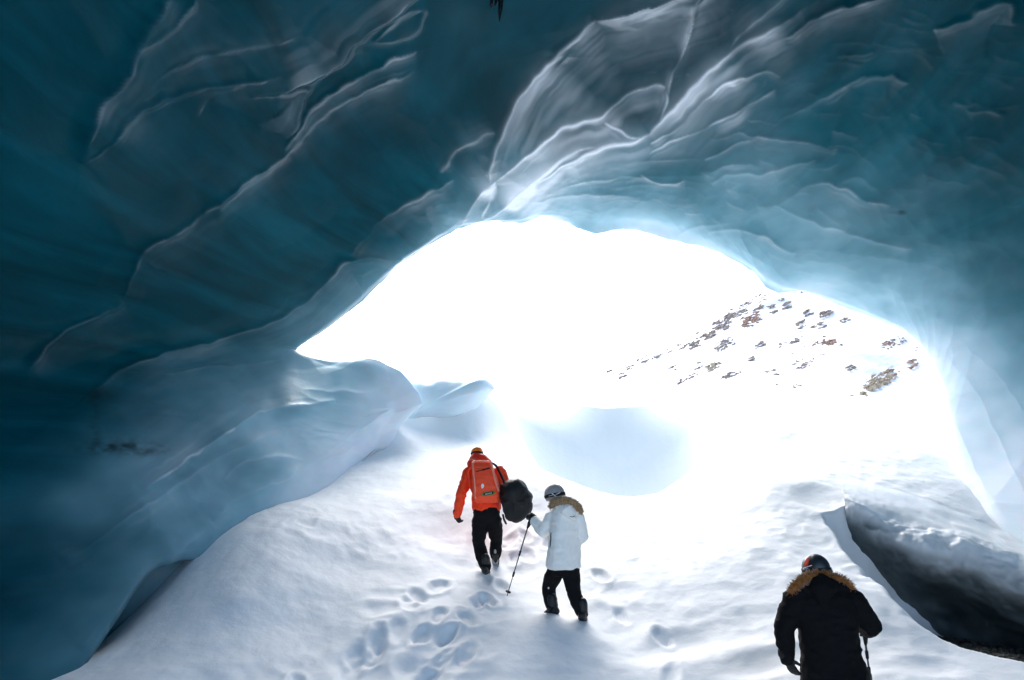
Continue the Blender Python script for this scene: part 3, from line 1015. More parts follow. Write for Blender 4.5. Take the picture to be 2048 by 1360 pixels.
class Shape:
    """collects closed tubes and lumps"""
    def __init__(self):
        self.v, self.f = [], []

    def rings(self, R, cap=True):
        R = [np.asarray(r, float) for r in R]
        n = len(R[0])
        o = len(self.v)
        for r in R:
            self.v.extend(r.tolist())
        for i in range(len(R) - 1):
            for j in range(n):
                k = (j + 1) % n
                self.f.append((o + i * n + j, o + i * n + k, o + (i + 1) * n + k, o + (i + 1) * n + j))
        if cap:
            self.f.append(tuple(o + j for j in range(n))[::-1])
            e = o + (len(R) - 1) * n
            self.f.append(tuple(e + j for j in range(n)))
        return self

    def tube(self, pts, rad, n=12, side=None, flat=1.0, round_ends=True):
        pts = [np.asarray(p, float) for p in pts]
        rad = list(rad) if hasattr(rad, '__len__') else [rad] * len(pts)
        if round_ends:
            d0 = pts[0] - pts[1]
            d0 /= np.linalg.norm(d0)
            d1 = pts[-1] - pts[-2]
            d1 /= np.linalg.norm(d1)
            a, b = rad[0], rad[-1]
            pts = [pts[0] + d0 * a * .95, pts[0] + d0 * a * .7] + pts + [pts[-1] + d1 * b * .7, pts[-1] + d1 * b * .95]
            rad = [a * .3, a * .72] + rad + [b * .72, b * .3]
        R = []
        ref = np.array(side if side is not None else (1, .13, .2), float)
        for i, p in enumerate(pts):
            d = pts[min(i + 1, len(pts) - 1)] - pts[max(i - 1, 0)]
            d = d / (np.linalg.norm(d) + 1e-9)
            u = ref - d * np.dot(ref, d)
            u /= np.linalg.norm(u) + 1e-9
            w = np.cross(d, u)
            R.append([p + rad[i] * (math.cos(t) * u + flat * math.sin(t) * w) for t in np.linspace(0, 2 * math.pi, n, endpoint=False)])
        return self.rings(R)

    def torso(self, rows, right, fwd, n=20):
        """rows: (centre, half width, half depth)"""
        R = []
        r_, f_ = np.asarray(right, float), np.asarray(fwd, float)
        for c, a, b in rows:
            R.append([np.asarray(c) + a * np.sign(math.cos(t)) * abs(math.cos(t)) ** .85 * r_ + b * np.sign(math.sin(t)) * abs(math.sin(t)) ** .85 * f_
                      for t in np.linspace(0, 2 * math.pi, n, endpoint=False)])
        return self.rings(R)

    def ball(self, c, r, M=None, n=14, m=9):
        r = np.asarray(r, float) * np.ones(3)
        M = np.eye(3) if M is None else M
        R = []
        for a in np.linspace(-math.pi / 2 * .96, math.pi / 2 * .96, m):
            R.append([np.asarray(c) + M @ (r * np.array([math.cos(a) * math.cos(t), math.cos(a) * math.sin(t), math.sin(a)])) for t in np.linspace(0, 2 * math.pi, n, endpoint=False)])
        return self.rings(R)

    def mesh(self, name, mat, smooth=True):
        me = bpy.data.meshes.new(name)
        me.from_pydata(self.v, [], self.f)
        me.polygons.foreach_set('use_smooth', [smooth] * len(me.polygons))
        me.materials.append(mat)
        me.update()
        return me

    def put(self, name, mat, parent=None, smooth=True):
        return link(name, self.mesh(name, mat, smooth), parent)

    def fused(self, name, mat, parent=None, voxel=.014, it=4, wrinkle=0.0, wsc=(9, 9, 16), seed=2):
        """one continuous skin over all the collected lumps"""
        me = self.mesh(name, mat)
        o = link(name, me)
        m = o.modifiers.new('r', 'REMESH')
        m.mode = 'VOXEL'
        m.voxel_size = voxel
        m.use_smooth_shade = True
        s = o.modifiers.new('s', 'SMOOTH')
        s.iterations = it
        s.factor = .5
        dg = bpy.context.evaluated_depsgraph_get()
        new = bpy.data.meshes.new_from_object(o.evaluated_get(dg))
        bpy.data.objects.remove(o)
        bpy.data.meshes.remove(me)
        n = len(new.vertices)
        if wrinkle:
            V = np.empty(n * 3, np.float32)
            new.vertices.foreach_get('co', V)
            V = V.reshape(-1, 3)
            Nn = np.empty(n * 3, np.float32)
            new.vertices.foreach_get('normal', Nn)
            Nn = Nn.reshape(-1, 3)
            x, y, z = V[:, 0] * wsc[0], V[:, 1] * wsc[1], V[:, 2] * wsc[2]
            f = 1 - np.abs(fbm(x, y, z, seed, 2))
            V = V + Nn * (wrinkle * (f * 1.4 - .7))[:, None]
            new.vertices.foreach_set('co', V.astype(np.float32).ravel())
        new.name = name
        new.materials.clear()
        new.materials.append(mat)
        new.polygons.foreach_set('use_smooth', [True] * len(new.polygons))
        new.update()
        return link(name, new, parent)


# ------------------------------------------------------------------ far ice lobe at the mouth, part of the cave
lobe = pillow([(986, 779), (978, 763), (964, 757), (949, 768), (900, 765), (862, 757), (836, 760), (790, 772), (750, 800), (740, 860), (750, 925), (800, 915),
               (850, 885), (890, 858), (930, 836), (962, 810)], 16.2, .9, .9, 'ice_lobe', None, cave, noise=.10, nsc=1.5, seed=7)
lobe.data.materials.clear()
lobe.data.materials.append(M_ICE)
_a = lobe.data.attributes.new('rime', 'FLOAT', 'POINT')
_n = len(lobe.data.vertices)
_a.data.foreach_set('value', np.full(_n, .85, np.float32))

# ------------------------------------------------------------------ mountain beyond the mouth, with rocks poking through its snow
M_MSNOW = simple('mountain_snow', (.86, .87, .885), .8, .2, 0, 1)
RIDGE_X = [1000, 1200, 1350, 1440, 1530, 1600, 1800, 2300, 2700]
RIDGE_YP = [792, 748, 684, 622, 566, 548, 490, 380, 330]


def mountain_point(px, py):
    ys = np.interp(px, RIDGE_X, RIDGE_YP)
    r = np.clip((835 - py) / (835 - ys), 0, 1)
    Y = 75 + 105 * r + 5 * vnoise(px / 130, py / 90, 0, 91)
    return at(px, py, float(Y)), float(Y)


def build_mountain():
    xs = np.linspace(960, 2700, 150)
    rr = np.linspace(-.15, 1.0, 70)
    rows = []
    for r in rr:
        row = []
        for x in xs:
            ys = np.interp(x, RIDGE_X, RIDGE_YP)
            p, Y = mountain_point(x, 835 - (835 - ys) * max(r, 0))
            if r < 0:
                p = p + np.array([0, r * 80, r * 40])
            row.append(p)
        rows.append(row)
    top = np.array(rows[-1])
    for k in (1, 2, 3):
        rows.append(top + np.array([k * 4, 20 * k, -16 * k]))
    V = np.array(rows)
    n = fbm(V[..., 0] / 9, V[..., 1] / 9, V[..., 2] / 9, 93, 4)
    V[..., 1] += 1.3 * n
    o = link('mountain', mesh_np('mountain', V.reshape(-1, 3), grid_quads(V.shape[0], V.shape[1]), M_MSNOW))
    tag(o, 'snow covered mountainside with brown rock outcrops seen through the cave mouth', 'mountain', kind='structure')
    return o


mountain = build_mountain()
M_RG = simple('grey_rock', (.27, .215, .175), .9, .2, .5, 1.5, .3)
M_RB = simple('brown_rock', (.32, .21, .15), .9, .2, .5, 1.5, .3)
M_RT = simple('tan_rock', (.36, .29, .20), .9, .2, .5, 1.5, .3)
ROCKS = [(1542, 589, 20, 8, 10, 'g'), (1518, 598, 14, 6, 6, 'g'), (1480, 625, 24, 11, 17, 'g'), (1518, 616, 10, 9, 8, 'g'), (1504, 642, 19, 12, 15, 'b'),
         (1448, 652, 17, 9, 10, 'g'), (1419, 674, 14, 8, 7, 'g'), (1449, 692, 20, 11, 12, 'g'), (1391, 693, 13, 8, 6, 'g'), (1364, 693, 8, 4, 3, 'g'),
         (1337, 703, 6, 3, 2, 'g'), (1309, 710, 22, 3, 5, 'g'), (1224, 745, 8, 4, 3, 'g'), (1244, 751, 10, 3, 3, 'g'), (1398, 731, 9, 4, 3, 'g'),
         (1427, 736, 14, 9, 9, 't'), (1465, 751, 20, 5, 6, 'g'), (1545, 618, 8, 8, 5, 'g'), (1572, 611, 8, 5, 4, 'g'), (1603, 586, 14, 6, 6, 'b'),
         (1617, 625, 9, 4, 4, 'g'), (1651, 630, 14, 6, 6, 'g'), (1603, 649, 9, 6, 4, 'g'), (1598, 661, 3, 5, 2, 'g'), (1579, 690, 26, 9, 9, 'g'),
         (1627, 707, 38, 20, 30, 'b'), (1678, 697, 9, 3, 3, 'g'), (1788, 688, 23, 9, 14, 'b'), (1825, 727, 10, 6, 5, 'b'), (1760, 762, 30, 13, 20, 't'),
         (1716, 797, 19, 8, 13, 't'), (1583, 779, 20, 4, 7, 't'), (1548, 775, 7, 3, 2, 'g'), (1542, 748, 13, 6, 5, 'g'), (1504, 717, 6, 3, 2, 'g'),
         (1381, 753, 12, 2, 3, 'g'), (1360, 763, 7, 2, 2, 'g'), (1347, 738, 7, 5, 3, 'g'), (1830, 700, 6, 3, 3, 'b'), (1700, 735, 8, 3, 3, 'g'),
         (1262, 735, 9, 3, 2, 'g'), (1284, 722, 9, 3, 3, 'g'), (1322, 706, 10, 3, 3, 'g'), (1352, 690, 9, 4, 3, 'g'), (1376, 684, 10, 4, 4, 'g'), (1404, 668, 10, 5, 5, 'g'),
         (1432, 650, 9, 5, 5, 'g'), (1462, 634, 12, 6, 7, 'g'), (1496, 612, 12, 6, 7, 'g'), (1534, 600, 12, 8, 8, 'g'), (1560, 596, 8, 5, 4, 'g'), (1640, 652, 16, 4, 5, 'g'),
         (1660, 690, 14, 8, 7, 'b'), (1605, 722, 16, 7, 8, 'b'), (1745, 775, 14, 6, 7, 't'), (1785, 745, 12, 5, 5, 'b'), (1690, 640, 10, 3, 3, 'g'), (1520, 690, 10, 3, 3, 'g')]
rr_ = random.Random(9)
_bm = bmesh.new()
bmesh.ops.create_icosphere(_bm, subdivisions=1, radius=1)
ICO = np.array([v.co[:] for v in _bm.verts])
ICOF = [[v.index for v in f.verts] for f in _bm.faces]
_bm.free()
RMAT = {'g': M_RG, 'b': M_RB, 't': M_RT}
for cx, cyp, hw, hh, n, c in ROCKS:                      # every outcrop is a broken crust of shards in the snow
    vv, ff = [], []
    m = n * 9
    for i in range(m):
        strand = rr_.randrange(max(2, n // 3))
        u = rr_.uniform(-1, 1)
        v = (strand / max(1, n // 3) - .5) * 2 + rr_.gauss(0, .16)
        px_ = cx + u * hw + v * hw * .2
        py_ = cyp + v * hh * .8 - u * hw * .42 + rr_.gauss(0, .8)
        if rr_.random() < abs(u) ** 2 * .7:
            continue
        p, Y = mountain_point(px_, py_)
        s = rr_.uniform(.8, 2.4) * Y / F * (1.35 if c != 'g' else 1.1)
        a_ = math.radians(rr_.uniform(5, 45))
        R_ = np.array([[math.cos(a_), 0, -math.sin(a_)], [0, 1, 0], [math.sin(a_), 0, math.cos(a_)]])
        q = ICO * (1 + .35 * rng.standard_normal((len(ICO), 1))) * np.array([rr_.uniform(1.0, 2.6), 1.2, rr_.uniform(.5, 1.1)]) * s
        q = q @ R_.T + p
        o_ = len(vv)
        vv.extend(q.tolist())
        ff.extend([[o_ + t for t in f] for f in ICOF])
    me = bpy.data.meshes.new('rock_outcrop')
    me.from_pydata(vv, [], ff)
    me.materials.append(RMAT[c])
    link('rock_outcrop', me, mountain)

# ------------------------------------------------------------------ gravel in the hollow
M_GRAV = simple('gravel', (.05, .046, .04), .8, .3, .6, 9, .3)


def build_gravel():
    r = random.Random(4)
    S_v, S_f = [], []
    bm = bmesh.new()
    bmesh.ops.create_icosphere(bm, subdivisions=1, radius=1)
    base = np.array([v.co[:] for v in bm.verts])
    faces = [[v.index for v in f.verts] for f in bm.faces]
    bm.free()
    hx = np.array(hollow)
    k = 0
    while k < 1500:
        x, y = r.uniform(hx[:, 0].min(), min(hx[:, 0].max(), 7.5)), r.uniform(hx[:, 1].min(), hx[:, 1].max())
        if float(pip(np.array(x), np.array(y), hollow)) > -.16:
            continue
        k += 1
        s = r.uniform(.012, .045) * (2.0 if r.random() < .05 else 1)
        V = base * np.array([r.uniform(.7, 1.4), r.uniform(.7, 1.3), r.uniform(.4, .9)]) * s * (1 + .25 * rng.standard_normal((len(base), 1)))
        z = .10 + .05 * float(fbm(x * 1.5, y * 1.5, 0, 33, 4)) - .25 * float(sstep(y, 8, 10))
        V = V + np.array([x, y, z + s * .2])
        o = len(S_v)
        S_v.extend(V.tolist())
        S_f.extend([[o + q for q in f] for f in faces])
    me = bpy.data.meshes.new('gravel')
    me.from_pydata(S_v, [], S_f)
    me.materials.append(M_GRAV)
    tag(link('gravel', me), 'dark wet gravel on the floor of the hollow', 'gravel', kind='stuff')


build_gravel()

# dark ice drip hanging from the roof at the top of the frame
M_DRIP = simple('dark_ice', (.004, .007, .01), .25, .4, .3, 6, .2)
S = Shape()
for (xa, ya), (xb, yb), r_, yy in (((986, -40), (980, 22), .05, 7.0), ((1002, -40), (998, 48), .045, 7.05), ((994, -40), (990, 12), .06, 7.1)):
    S.tube([at(xa, ya, yy), at((xa + xb) / 2 + 2, (ya + yb) / 2, yy), at(xb, yb, yy)], [r_, r_ * .7, r_ * .12], 10)
tag(S.fused('icicle', M_DRIP, None, .012, 2, .008), 'dark stubby icicle hanging from the roof at the top edge', 'icicle')
# ------------------------------------------------------------------ the three walkers
M_SKIN = simple('skin', (.48, .29, .21), .55, .4, .1, 20)
M_ORANGE = simple('orange_shell_fabric', (.92, .062, .012), .62, .3, .08, 40, .15)
M_REDC = simple('red_collar_fabric', (.80, .04, .018), .65, .3, .08, 40, .15)
M_BLACKT = simple('black_trouser_fabric', (.007, .007, .008), .8, .12, .2, 40, .2)
M_BLACKC = simple('black_coat_fabric', (.006, .006, .0065), .85, .1, .2, 30, .2)
M_BLACKG = simple('black_glove_fabric', (.009, .009, .010), .7, .3, .2, 60, .2)
M_WHITEJ = simple('white_jacket_fabric', (.86, .85, .80), .7, .3, .04, 30, .15)
M_HORANGE = simple('orange_helmet_shell', (.95, .21, .02), .35, .5, .05, 20)
M_HGREY = simple('grey_helmet_shell', (.30, .29, .285), .55, .4, .15, 25)
M_HDARK = simple('charcoal_helmet_shell', (.016, .022, .028), .4, .5, .1, 25)
M_STRAP = simple('black_webbing', (.008, .008, .008), .7, .3, .2, 80)
M_SILVER = simple('silver_trim', (.6, .6, .62), .35, .5, .1, 60)
M_DECAL = simple('red_decal', (.75, .06, .02), .4, .5)
M_WHITE = simple('white_trim', (.8, .8, .8), .5, .4)
M_BLUE = simple('pale_blue_lens', (.25, .45, .75), .15, .6)
M_FURT = simple('tan_fur', (.34, .22, .115), .9, .1, .45, 40, .4, sheen=.4)
M_FURO = simple('ginger_fur', (.26, .10, .022), .9, .1, .5, 40, .4, sheen=.4)
M_PACK = simple('orange_pack_fabric', (.95, .085, .028), .6, .3, .07, 40, .15)
M_PIPE = simple('salmon_piping', (.90, .30, .20), .6, .3)
M_GREEN = simple('green_patch', (.10, .26, .04), .6, .3)
M_BOOT = simple('black_boot_leather', (.010, .010, .011), .5, .4, .2, 40, .2)
M_STEEL = simple('crampon_steel', (.45, .45, .47), .35, .5, .1, 60, 0, .7)
M_POLE = simple('grey_pole_shaft', (.09, .09, .10), .4, .5, .1, 60, 0, .4)
M_DUFF = simple('black_duffel_fabric', (.009, .010, .011), .65, .35, .2, 25, .3)


def unit(v):
    v = np.asarray(v, float)
    return v / (np.linalg.norm(v) + 1e-9)


def person_root(label, foot):
    e = bpy.data.objects.new('person', None)
    COL.objects.link(e)
    e.location = foot
    tag(e, label, 'person')
    bpy.context.view_layer.update()
    return e


def keep(o, root):
    """parent with the mesh left where it stands"""
    o.parent = root
    o.matrix_parent_inverse = root.matrix_world.inverted()
    return o


def fingers(S, wrist, hand, fwd_dir, thumb_dir, r=.011, curl=.5, length=.085):
    """palm, four bent fingers of unequal length and a thumb from the side of the palm"""
    d = unit(hand - wrist)
    across = unit(np.cross(d, fwd_dir))
    if np.dot(across, thumb_dir) < 0:
        across = -across
    bend = unit(np.cross(across, d))
    if np.dot(bend, fwd_dir) < 0:
        bend = -bend
    palm_end = wrist + d * .095
    S.tube([wrist - d * .03, wrist + d * .03, palm_end], [.030, .042, .040], 12, across, .55)
    for i, (off, ln) in enumerate(((.030, .92), (.010, 1.0), (-.011, .95), (-.030, .76))):
        b = palm_end + across * off - d * .008
        l = length * ln
        a1, a2, a3 = curl * .5, curl * 1.2, curl * 1.9
        p1 = b + l * .42 * (d * math.cos(a1) + bend * math.sin(a1))
        p2 = p1 + l * .33 * (d * math.cos(a2) + bend * math.sin(a2))
        p3 = p2 + l * .25 * (d * math.cos(a3) + bend * math.sin(a3))
        S.tube([b, p1, p2, p3], [r * 1.1, r, r * .95, r * .8], 8)
    t0 = wrist + d * .03 + across * .032
    t1 = t0 + unit(across * .8 + d * .6 + bend * .3) * .036
    t2 = t1 + unit(across * .25 + d * .9 + bend * .5) * .034
    S.tube([t0, t1, t2], [r * 1.25, r * 1.15, r * .9], 8)


def foot_shape(S, ankle, toe, r=.05):
    d = unit(toe - ankle)
    heel = ankle - d * .06 + np.array([0, 0, -.03])
    S.tube([ankle + np.array([0, 0, .14]), ankle + np.array([0, 0, .02])], [r * 1.15, r * 1.15], 10)
    S.tube([heel, (heel + toe) / 2 + np.array([0, 0, .01]), toe], [r * .95, r, r * .8], 10)


def body_mesh(J, root, right, fwd, w=.17):
    """one continuous figure under the clothes, with head, face, hands and feet"""
    S = Shape()
    S.torso([(J['pelvis'] + np.array([0, 0, -.06]), w * .8, .09), (J['pelvis'], w * .92, .10), ((J['pelvis'] + J['chest']) / 2, w * .82, .09),
             (J['chest'], w, .105), (J['neck'] + np.array([0, 0, -.07]), w * .8, .08), (J['neck'], .055, .055)], right, fwd)
    S.tube([J['neck'] - np.array([0, 0, .05]), J['head']], [.052, .05], 12)
    hd = unit(J['look'])
    up = unit(np.array([0, 0, 1.0]) - hd * hd[2])
    rt = np.cross(hd, up)
    Mx = np.stack([rt, hd, up], 1)
    c = J['head']
    S.ball(c, (.072, .092, .112), Mx)
    S.ball(c + hd * .03 - up * .055, (.055, .062, .055), Mx)
    S.tube([c + hd * .085 + up * .015, c + hd * .108 - up * .02], [.010, .015], 8)
    S.tube([c + hd * .088 - up * .055 - rt * .02, c + hd * .088 - up * .055 + rt * .02], [.008, .008], 6)
    for s in (-1, 1):
        S.ball(c + rt * s * .074 - hd * .005, (.012, .022, .032), Mx, 8, 6)
        S.ball(c + rt * s * .03 + hd * .082 + up * .012, (.014, .008, .009), Mx, 8, 6)
    for s in 'LR':
        S.tube([J[s + 'sh'], J[s + 'el'], J[s + 'wr']], [.055, .043, .030], 10)
        S.tube([J[s + 'hip'], J[s + 'kn'], J[s + 'an']], [.082, .056, .040], 12)
        fingers(S, J[s + 'wr'], J[s + 'ha'], *J['hand' + s][:2], r=.007, curl=J['hand' + s][2], length=.07)
        foot_shape(S, J[s + 'an'], J[s + 'to'], .04)
    return keep(S.fused('body', M_SKIN, None, .011, 2), root)


def helmet(root, c, look, rad, mat, name='helmet', tall=1.0):
    hd = unit(look)
    up = unit(np.array([0, 0, 1.0]) - hd * hd[2])
    rt = np.cross(hd, up)
    M = np.stack([rt, hd, up], 1)
    S = Shape()
    R = []
    n = 28
    for a in [-.42, -.36, -.22, 0, .25, .5, .75, 1.0, 1.25, 1.45, 1.55]:
        ring = []
        for t in np.linspace(0, 2 * math.pi, n, endpoint=False):
            drop = .05 * math.cos(2 * t)
            fl = 1.04 if a == -.42 else 1.0
            v = np.array([math.cos(a) * math.cos(t) * .92 * fl, math.cos(a) * math.sin(t) * 1.08 * fl, (math.sin(a) + drop * (1 if a < 0 else 0)) * tall])
            vent = 1 - .05 * (a > .2 and a < 1.1 and abs(math.sin(3 * t)) > .93)
            ring.append(np.asarray(c) + M @ (v * rad * vent))
        R.append(ring)
    S.rings(R)
    o = keep(S.put(name, mat), root)
    # band of the goggles round the shell
    B = Shape()
    R = []
    for aa, k in ((-.30, 1.035), (-.30, 1.07), (.0, 1.06), (.0, 1.025)):
        R.append([np.asarray(c) + M @ (rad * k * np.array([math.cos(aa) * math.cos(t) * .92, math.cos(aa) * math.sin(t) * 1.08, math.sin(aa) * tall + .10 * math.sin(t)]))
                  for t in np.linspace(0, 2 * math.pi, n, endpoint=False)])
    B.rings(R + [R[0]], False)
    b = B.put('goggle_strap', M_STRAP)
    b.parent = o
    b.matrix_parent_inverse = o.matrix_world.inverted()
    return o, M


def on_helmet(o, pts, rad, mat, name, flat=.35, side=None):
    S = Shape()
    S.tube(pts, rad, 8, side, flat)
    q = S.put(name, mat)
    q.parent = o
    return q


def fur(root, pts, rad, mat, name='fur_trim', n=700, ln=.04, seed=1):
    """rope of fur: a soft core with many tapering tufts"""
    P = smooth1(resample(np.array(pts), 40), 3)
    rad = np.interp(np.linspace(0, 1, 40), np.linspace(0, 1, len(rad)), rad)
    S = Shape()
    S.tube(list(P), list(rad * .8), 10)
    r = random.Random(seed)
    for k in range(n):
        i = r.randrange(1, 39)
        t = unit(P[min(i + 1, 39)] - P[i - 1])
        d = unit(np.array([r.gauss(0, 1), r.gauss(0, 1), r.gauss(0, 1)]))
        d = unit(d - t * np.dot(d, t))
        b = P[i] + d * rad[i] * .7 + t * r.uniform(-.02, .02)
        tip = b + unit(d + t * r.uniform(-.6, .6) + np.array([0, 0, -.15])) * ln * r.uniform(.5, 1.25)
        s = unit(np.cross(d, t)) * .006
        o = len(S.v)
        S.v.extend([(b + s).tolist(), (b - s).tolist(), (b + t * .008).tolist(), tip.tolist()])
        S.f.extend([(o, o + 1, o + 3), (o + 1, o + 2, o + 3), (o + 2, o, o + 3)])
    return keep(S.put(name, mat), root)


def trousers(J, root, mat, r=(.105, .082, .072), wr=.012, seat=(.165, .125), right=None, fwd=None):
    S = Shape()
    S.torso([(J['pelvis'] + np.array([0, 0, -.10]), seat[0] * .85, seat[1] * .9), (J['pelvis'], seat[0], seat[1]), (J['pelvis'] + np.array([0, 0, .12]), seat[0], seat[1])], right, fwd)
    for s in 'LR':
        S.tube([J[s + 'hip'], (J[s + 'hip'] + J[s + 'kn']) / 2, J[s + 'kn'], (J[s + 'kn'] + J[s + 'an']) / 2, J[s + 'an'] + np.array([0, 0, .03])],
               [r[0], r[0] * .95, r[1], r[1] * 1.0, r[2]], 14)
    return keep(S.fused('trousers', mat, None, .014, 3, wr, (7, 7, 11), 3), root)


def boots(J, root, crampon=''):
    for s in 'LR':
        S = Shape()
        foot_shape(S, J[s + 'an'], J[s + 'to'], .056)
        b = keep(S.fused('boot', M_BOOT, None, .012, 2), root)
        if s in crampon:
            C = Shape()
            a, t = J[s + 'an'], J[s + 'to']
            d = unit(t - a)
            w = unit(np.cross(d, (0, 0, 1)))
            lo = np.array([0, 0, -.085])
            for q in (-.05, .04, .13):
                for e in (-1, 1):
                    C.tube([a + d * q + lo + w * e * .035, a + d * q + lo + w * e * .04 + np.array([0, 0, -.035])], [.007, .002], 6)
            C.tube([a - d * .08 + lo, a + d * .15 + lo], [.03, .03], 8, w, .2)
            C.tube([a - d * .10 + lo * .2, a - d * .10 - lo * .1], [.022, .02], 8)
            c = C.put('crampon', M_STEEL)
            c.parent = b


# ---- orange-jacketed guide
def orange_person():
    A = lambda x, y, Y: at(x, y, Y)
    right, fwd = np.array([1, 0, 0.]), np.array([0, 1, 0.])
    J = dict(pelvis=A(973, 1032, 9.85), chest=A(969, 962, 9.95), neck=A(958, 930, 10.08), head=A(954, 913, 10.16), look=(-.15, 1, -.35),
             handL=(fwd * .5 + right * .3, fwd, 1.0), handR=(fwd * .5 + right * .3, fwd, 1.0),
             Lsh=A(938, 945, 9.97), Lel=A(923, 988, 9.88), Lwr=A(914, 1028, 9.92), Lha=A(919, 1046, 9.95),
             Rsh=A(1000, 944, 9.97), Rel=A(1014, 985, 9.95), Rwr=A(1018, 1015, 10.08), Rha=A(1022, 1030, 10.12),
             Lhip=A(960, 1040, 9.85), Lkn=A(958, 1090, 9.82), Lan=A(971, 1138, 9.68), Lto=A(976, 1152, 9.86),
             Rhip=A(988, 1040, 9.85), Rkn=A(992, 1080, 10.0), Ran=A(991, 1113, 9.96), Rto=A(992, 1134, 10.08))
    root = person_root('person in a bright orange jacket and helmet leading the climb to the cave mouth', tuple(A(980, 1156, 9.75)))
    body_mesh(J, root, right, fwd)
    trousers(J, root, M_BLACKT, (.112, .085, .078), .012, (.185, .14), right, fwd)
    boots(J, root, 'R')
    S = Shape()
    S.torso([(A(973, 1021, 9.86), .200, .150), (A(973, 1012, 9.87), .205, .155), (A(971, 985, 9.9), .195, .15), (A(969, 958, 9.95), .225, .155),
             (A(968, 942, 10.0), .215, .14), (A(962, 930, 10.05), .13, .11)], right, fwd)
    for s in 'LR':
        S.tube([J[s + 'sh'], (J[s + 'sh'] + J[s + 'el']) / 2, J[s + 'el'], (J[s + 'el'] + J[s + 'wr']) / 2, J[s + 'wr']], [.088, .080, .076, .070, .058], 14)
    keep(S.fused('jacket', M_ORANGE, None, .013, 3, .012, (8, 8, 13), 12), root)
    C = Shape()
    C.tube([A(950, 930, 10.0), A(953, 918, 10.05)], [.12, .10], 16, right, .85)
    C.tube([A(972, 930, 9.98), A(962, 920, 10.02)], [.10, .10], 16, right, .85)
    keep(C.fused('collar', M_REDC, None, .011, 3, .008, (9, 9, 9), 5), root)
    for s in 'LR':
        S = Shape()
        fingers(S, J[s + 'wr'], J[s + 'ha'], fwd * .5 + right * .3, fwd, .015, 1.0, .09)
        S.tube([J[s + 'wr'] - unit(J[s + 'ha'] - J[s + 'wr']) * .03, J[s + 'wr'] + unit(J[s + 'ha'] - J[s + 'wr']) * .02], [.055, .05], 12)
        keep(S.fused('glove', M_BLACKG, None, .007, 1), root)
    helmet(root, A(954, 906, 10.16), J['look'], .098, M_HORANGE)
    return root, J


pO, JO = orange_person()


def strip(name, pts, rad, mat, parent=None, flat=.4, n=8):
    S = Shape()
    P = smooth1(resample(np.array(pts), 18), 2)
    S.tube(list(P), [rad] * len(P), n, None, flat)
    o = S.put(name, mat)
    if parent:
        keep(o, parent)
    return o


def make_backpack():
    root = bpy.data.objects.new('backpack', None)
    COL.objects.link(root)
    root.location = tuple(at(971, 1005, 9.7))
    tag(root, 'orange climbing backpack with pale piping on the back of the orange-jacketed person', 'backpack')
    bpy.context.view_layer.update()
    S = Shape()
    R = []
    for px_, py_, Y, a, b in [(973, 1006, 9.68, .12, .07), (973, 1003, 9.67, .165, .10), (973, 992, 9.66, .185, .125), (972, 972, 9.68, .185, .135), (969, 952, 9.71, .165, .13),
                              (966, 938, 9.74, .150, .12), (965, 936, 9.745, .142, .108), (965, 934, 9.75, .152, .122), (963, 926, 9.78, .140, .11), (962, 921, 9.80, .11, .08)]:
        c = at(px_, py_, Y)
        R.append([c + np.array([a * np.sign(math.cos(t)) * abs(math.cos(t)) ** .55, b * np.sign(math.sin(t)) * abs(math.sin(t)) ** .6, 0]) for t in np.linspace(0, 2 * math.pi, 40, endpoint=False)])
    S.rings(R)
    keep(S.fused('pack_body', M_PACK, None, .009, 2, .006, (9, 9, 9), 8), root)
    strip('piping', [at(946, 926, 9.68), at(947, 945, 9.60), at(950, 970, 9.56), at(951, 996, 9.56)], .011, M_PIPE, root)
    strip('piping', [at(982, 924, 9.68), at(985, 940, 9.62), at(990, 960, 9.56), at(997, 981, 9.56)], .013, M_PIPE, root)
    strip('piping', [at(946, 926, 9.68), at(956, 922, 9.68), at(970, 921, 9.68), at(982, 924, 9.68)], .010, M_PIPE, root)
    strip('lid_strap', [at(953, 943, 9.60), at(965, 940, 9.59), at(979, 936, 9.61)], .012, M_STRAP, root)
    S = Shape()
    S.ball(at(965, 972, 9.545), (.022, .008, .034))
    keep(S.put('badge', M_WHITE), root)
    c = at(977, 987, 9.53)
    S = Shape()
    S.tube([c + np.array([-.065, 0, -.012]), c + np.array([.065, 0, .012])], [.026, .026], 12, (0, 0, 1), .25)
    lab = keep(S.put('label_patch', M_GREEN), root)
    S = Shape()
    S.tube([c + np.array([-.052, -.008, -.010]), c + np.array([.052, -.008, .010])], [.017, .017], 12, (0, 0, 1), .2)
    keep(S.put('label_print', M_STRAP), lab)
    S = Shape()
    for q in range(6):
        x = -.045 + q * .016
        S.tube([c + np.array([x, -.014, -.008 + x * .18]), c + np.array([x + .008, -.014, .010 + x * .18])], [.003, .003], 6)
    keep(S.put('label_mark', M_WHITE), lab)
    strip('shoulder_strap', [at(944, 934, 9.75), at(936, 942, 9.82), at(940, 972, 9.82), at(948, 990, 9.72)], .016, M_PACK, root)
    return root


make_backpack()


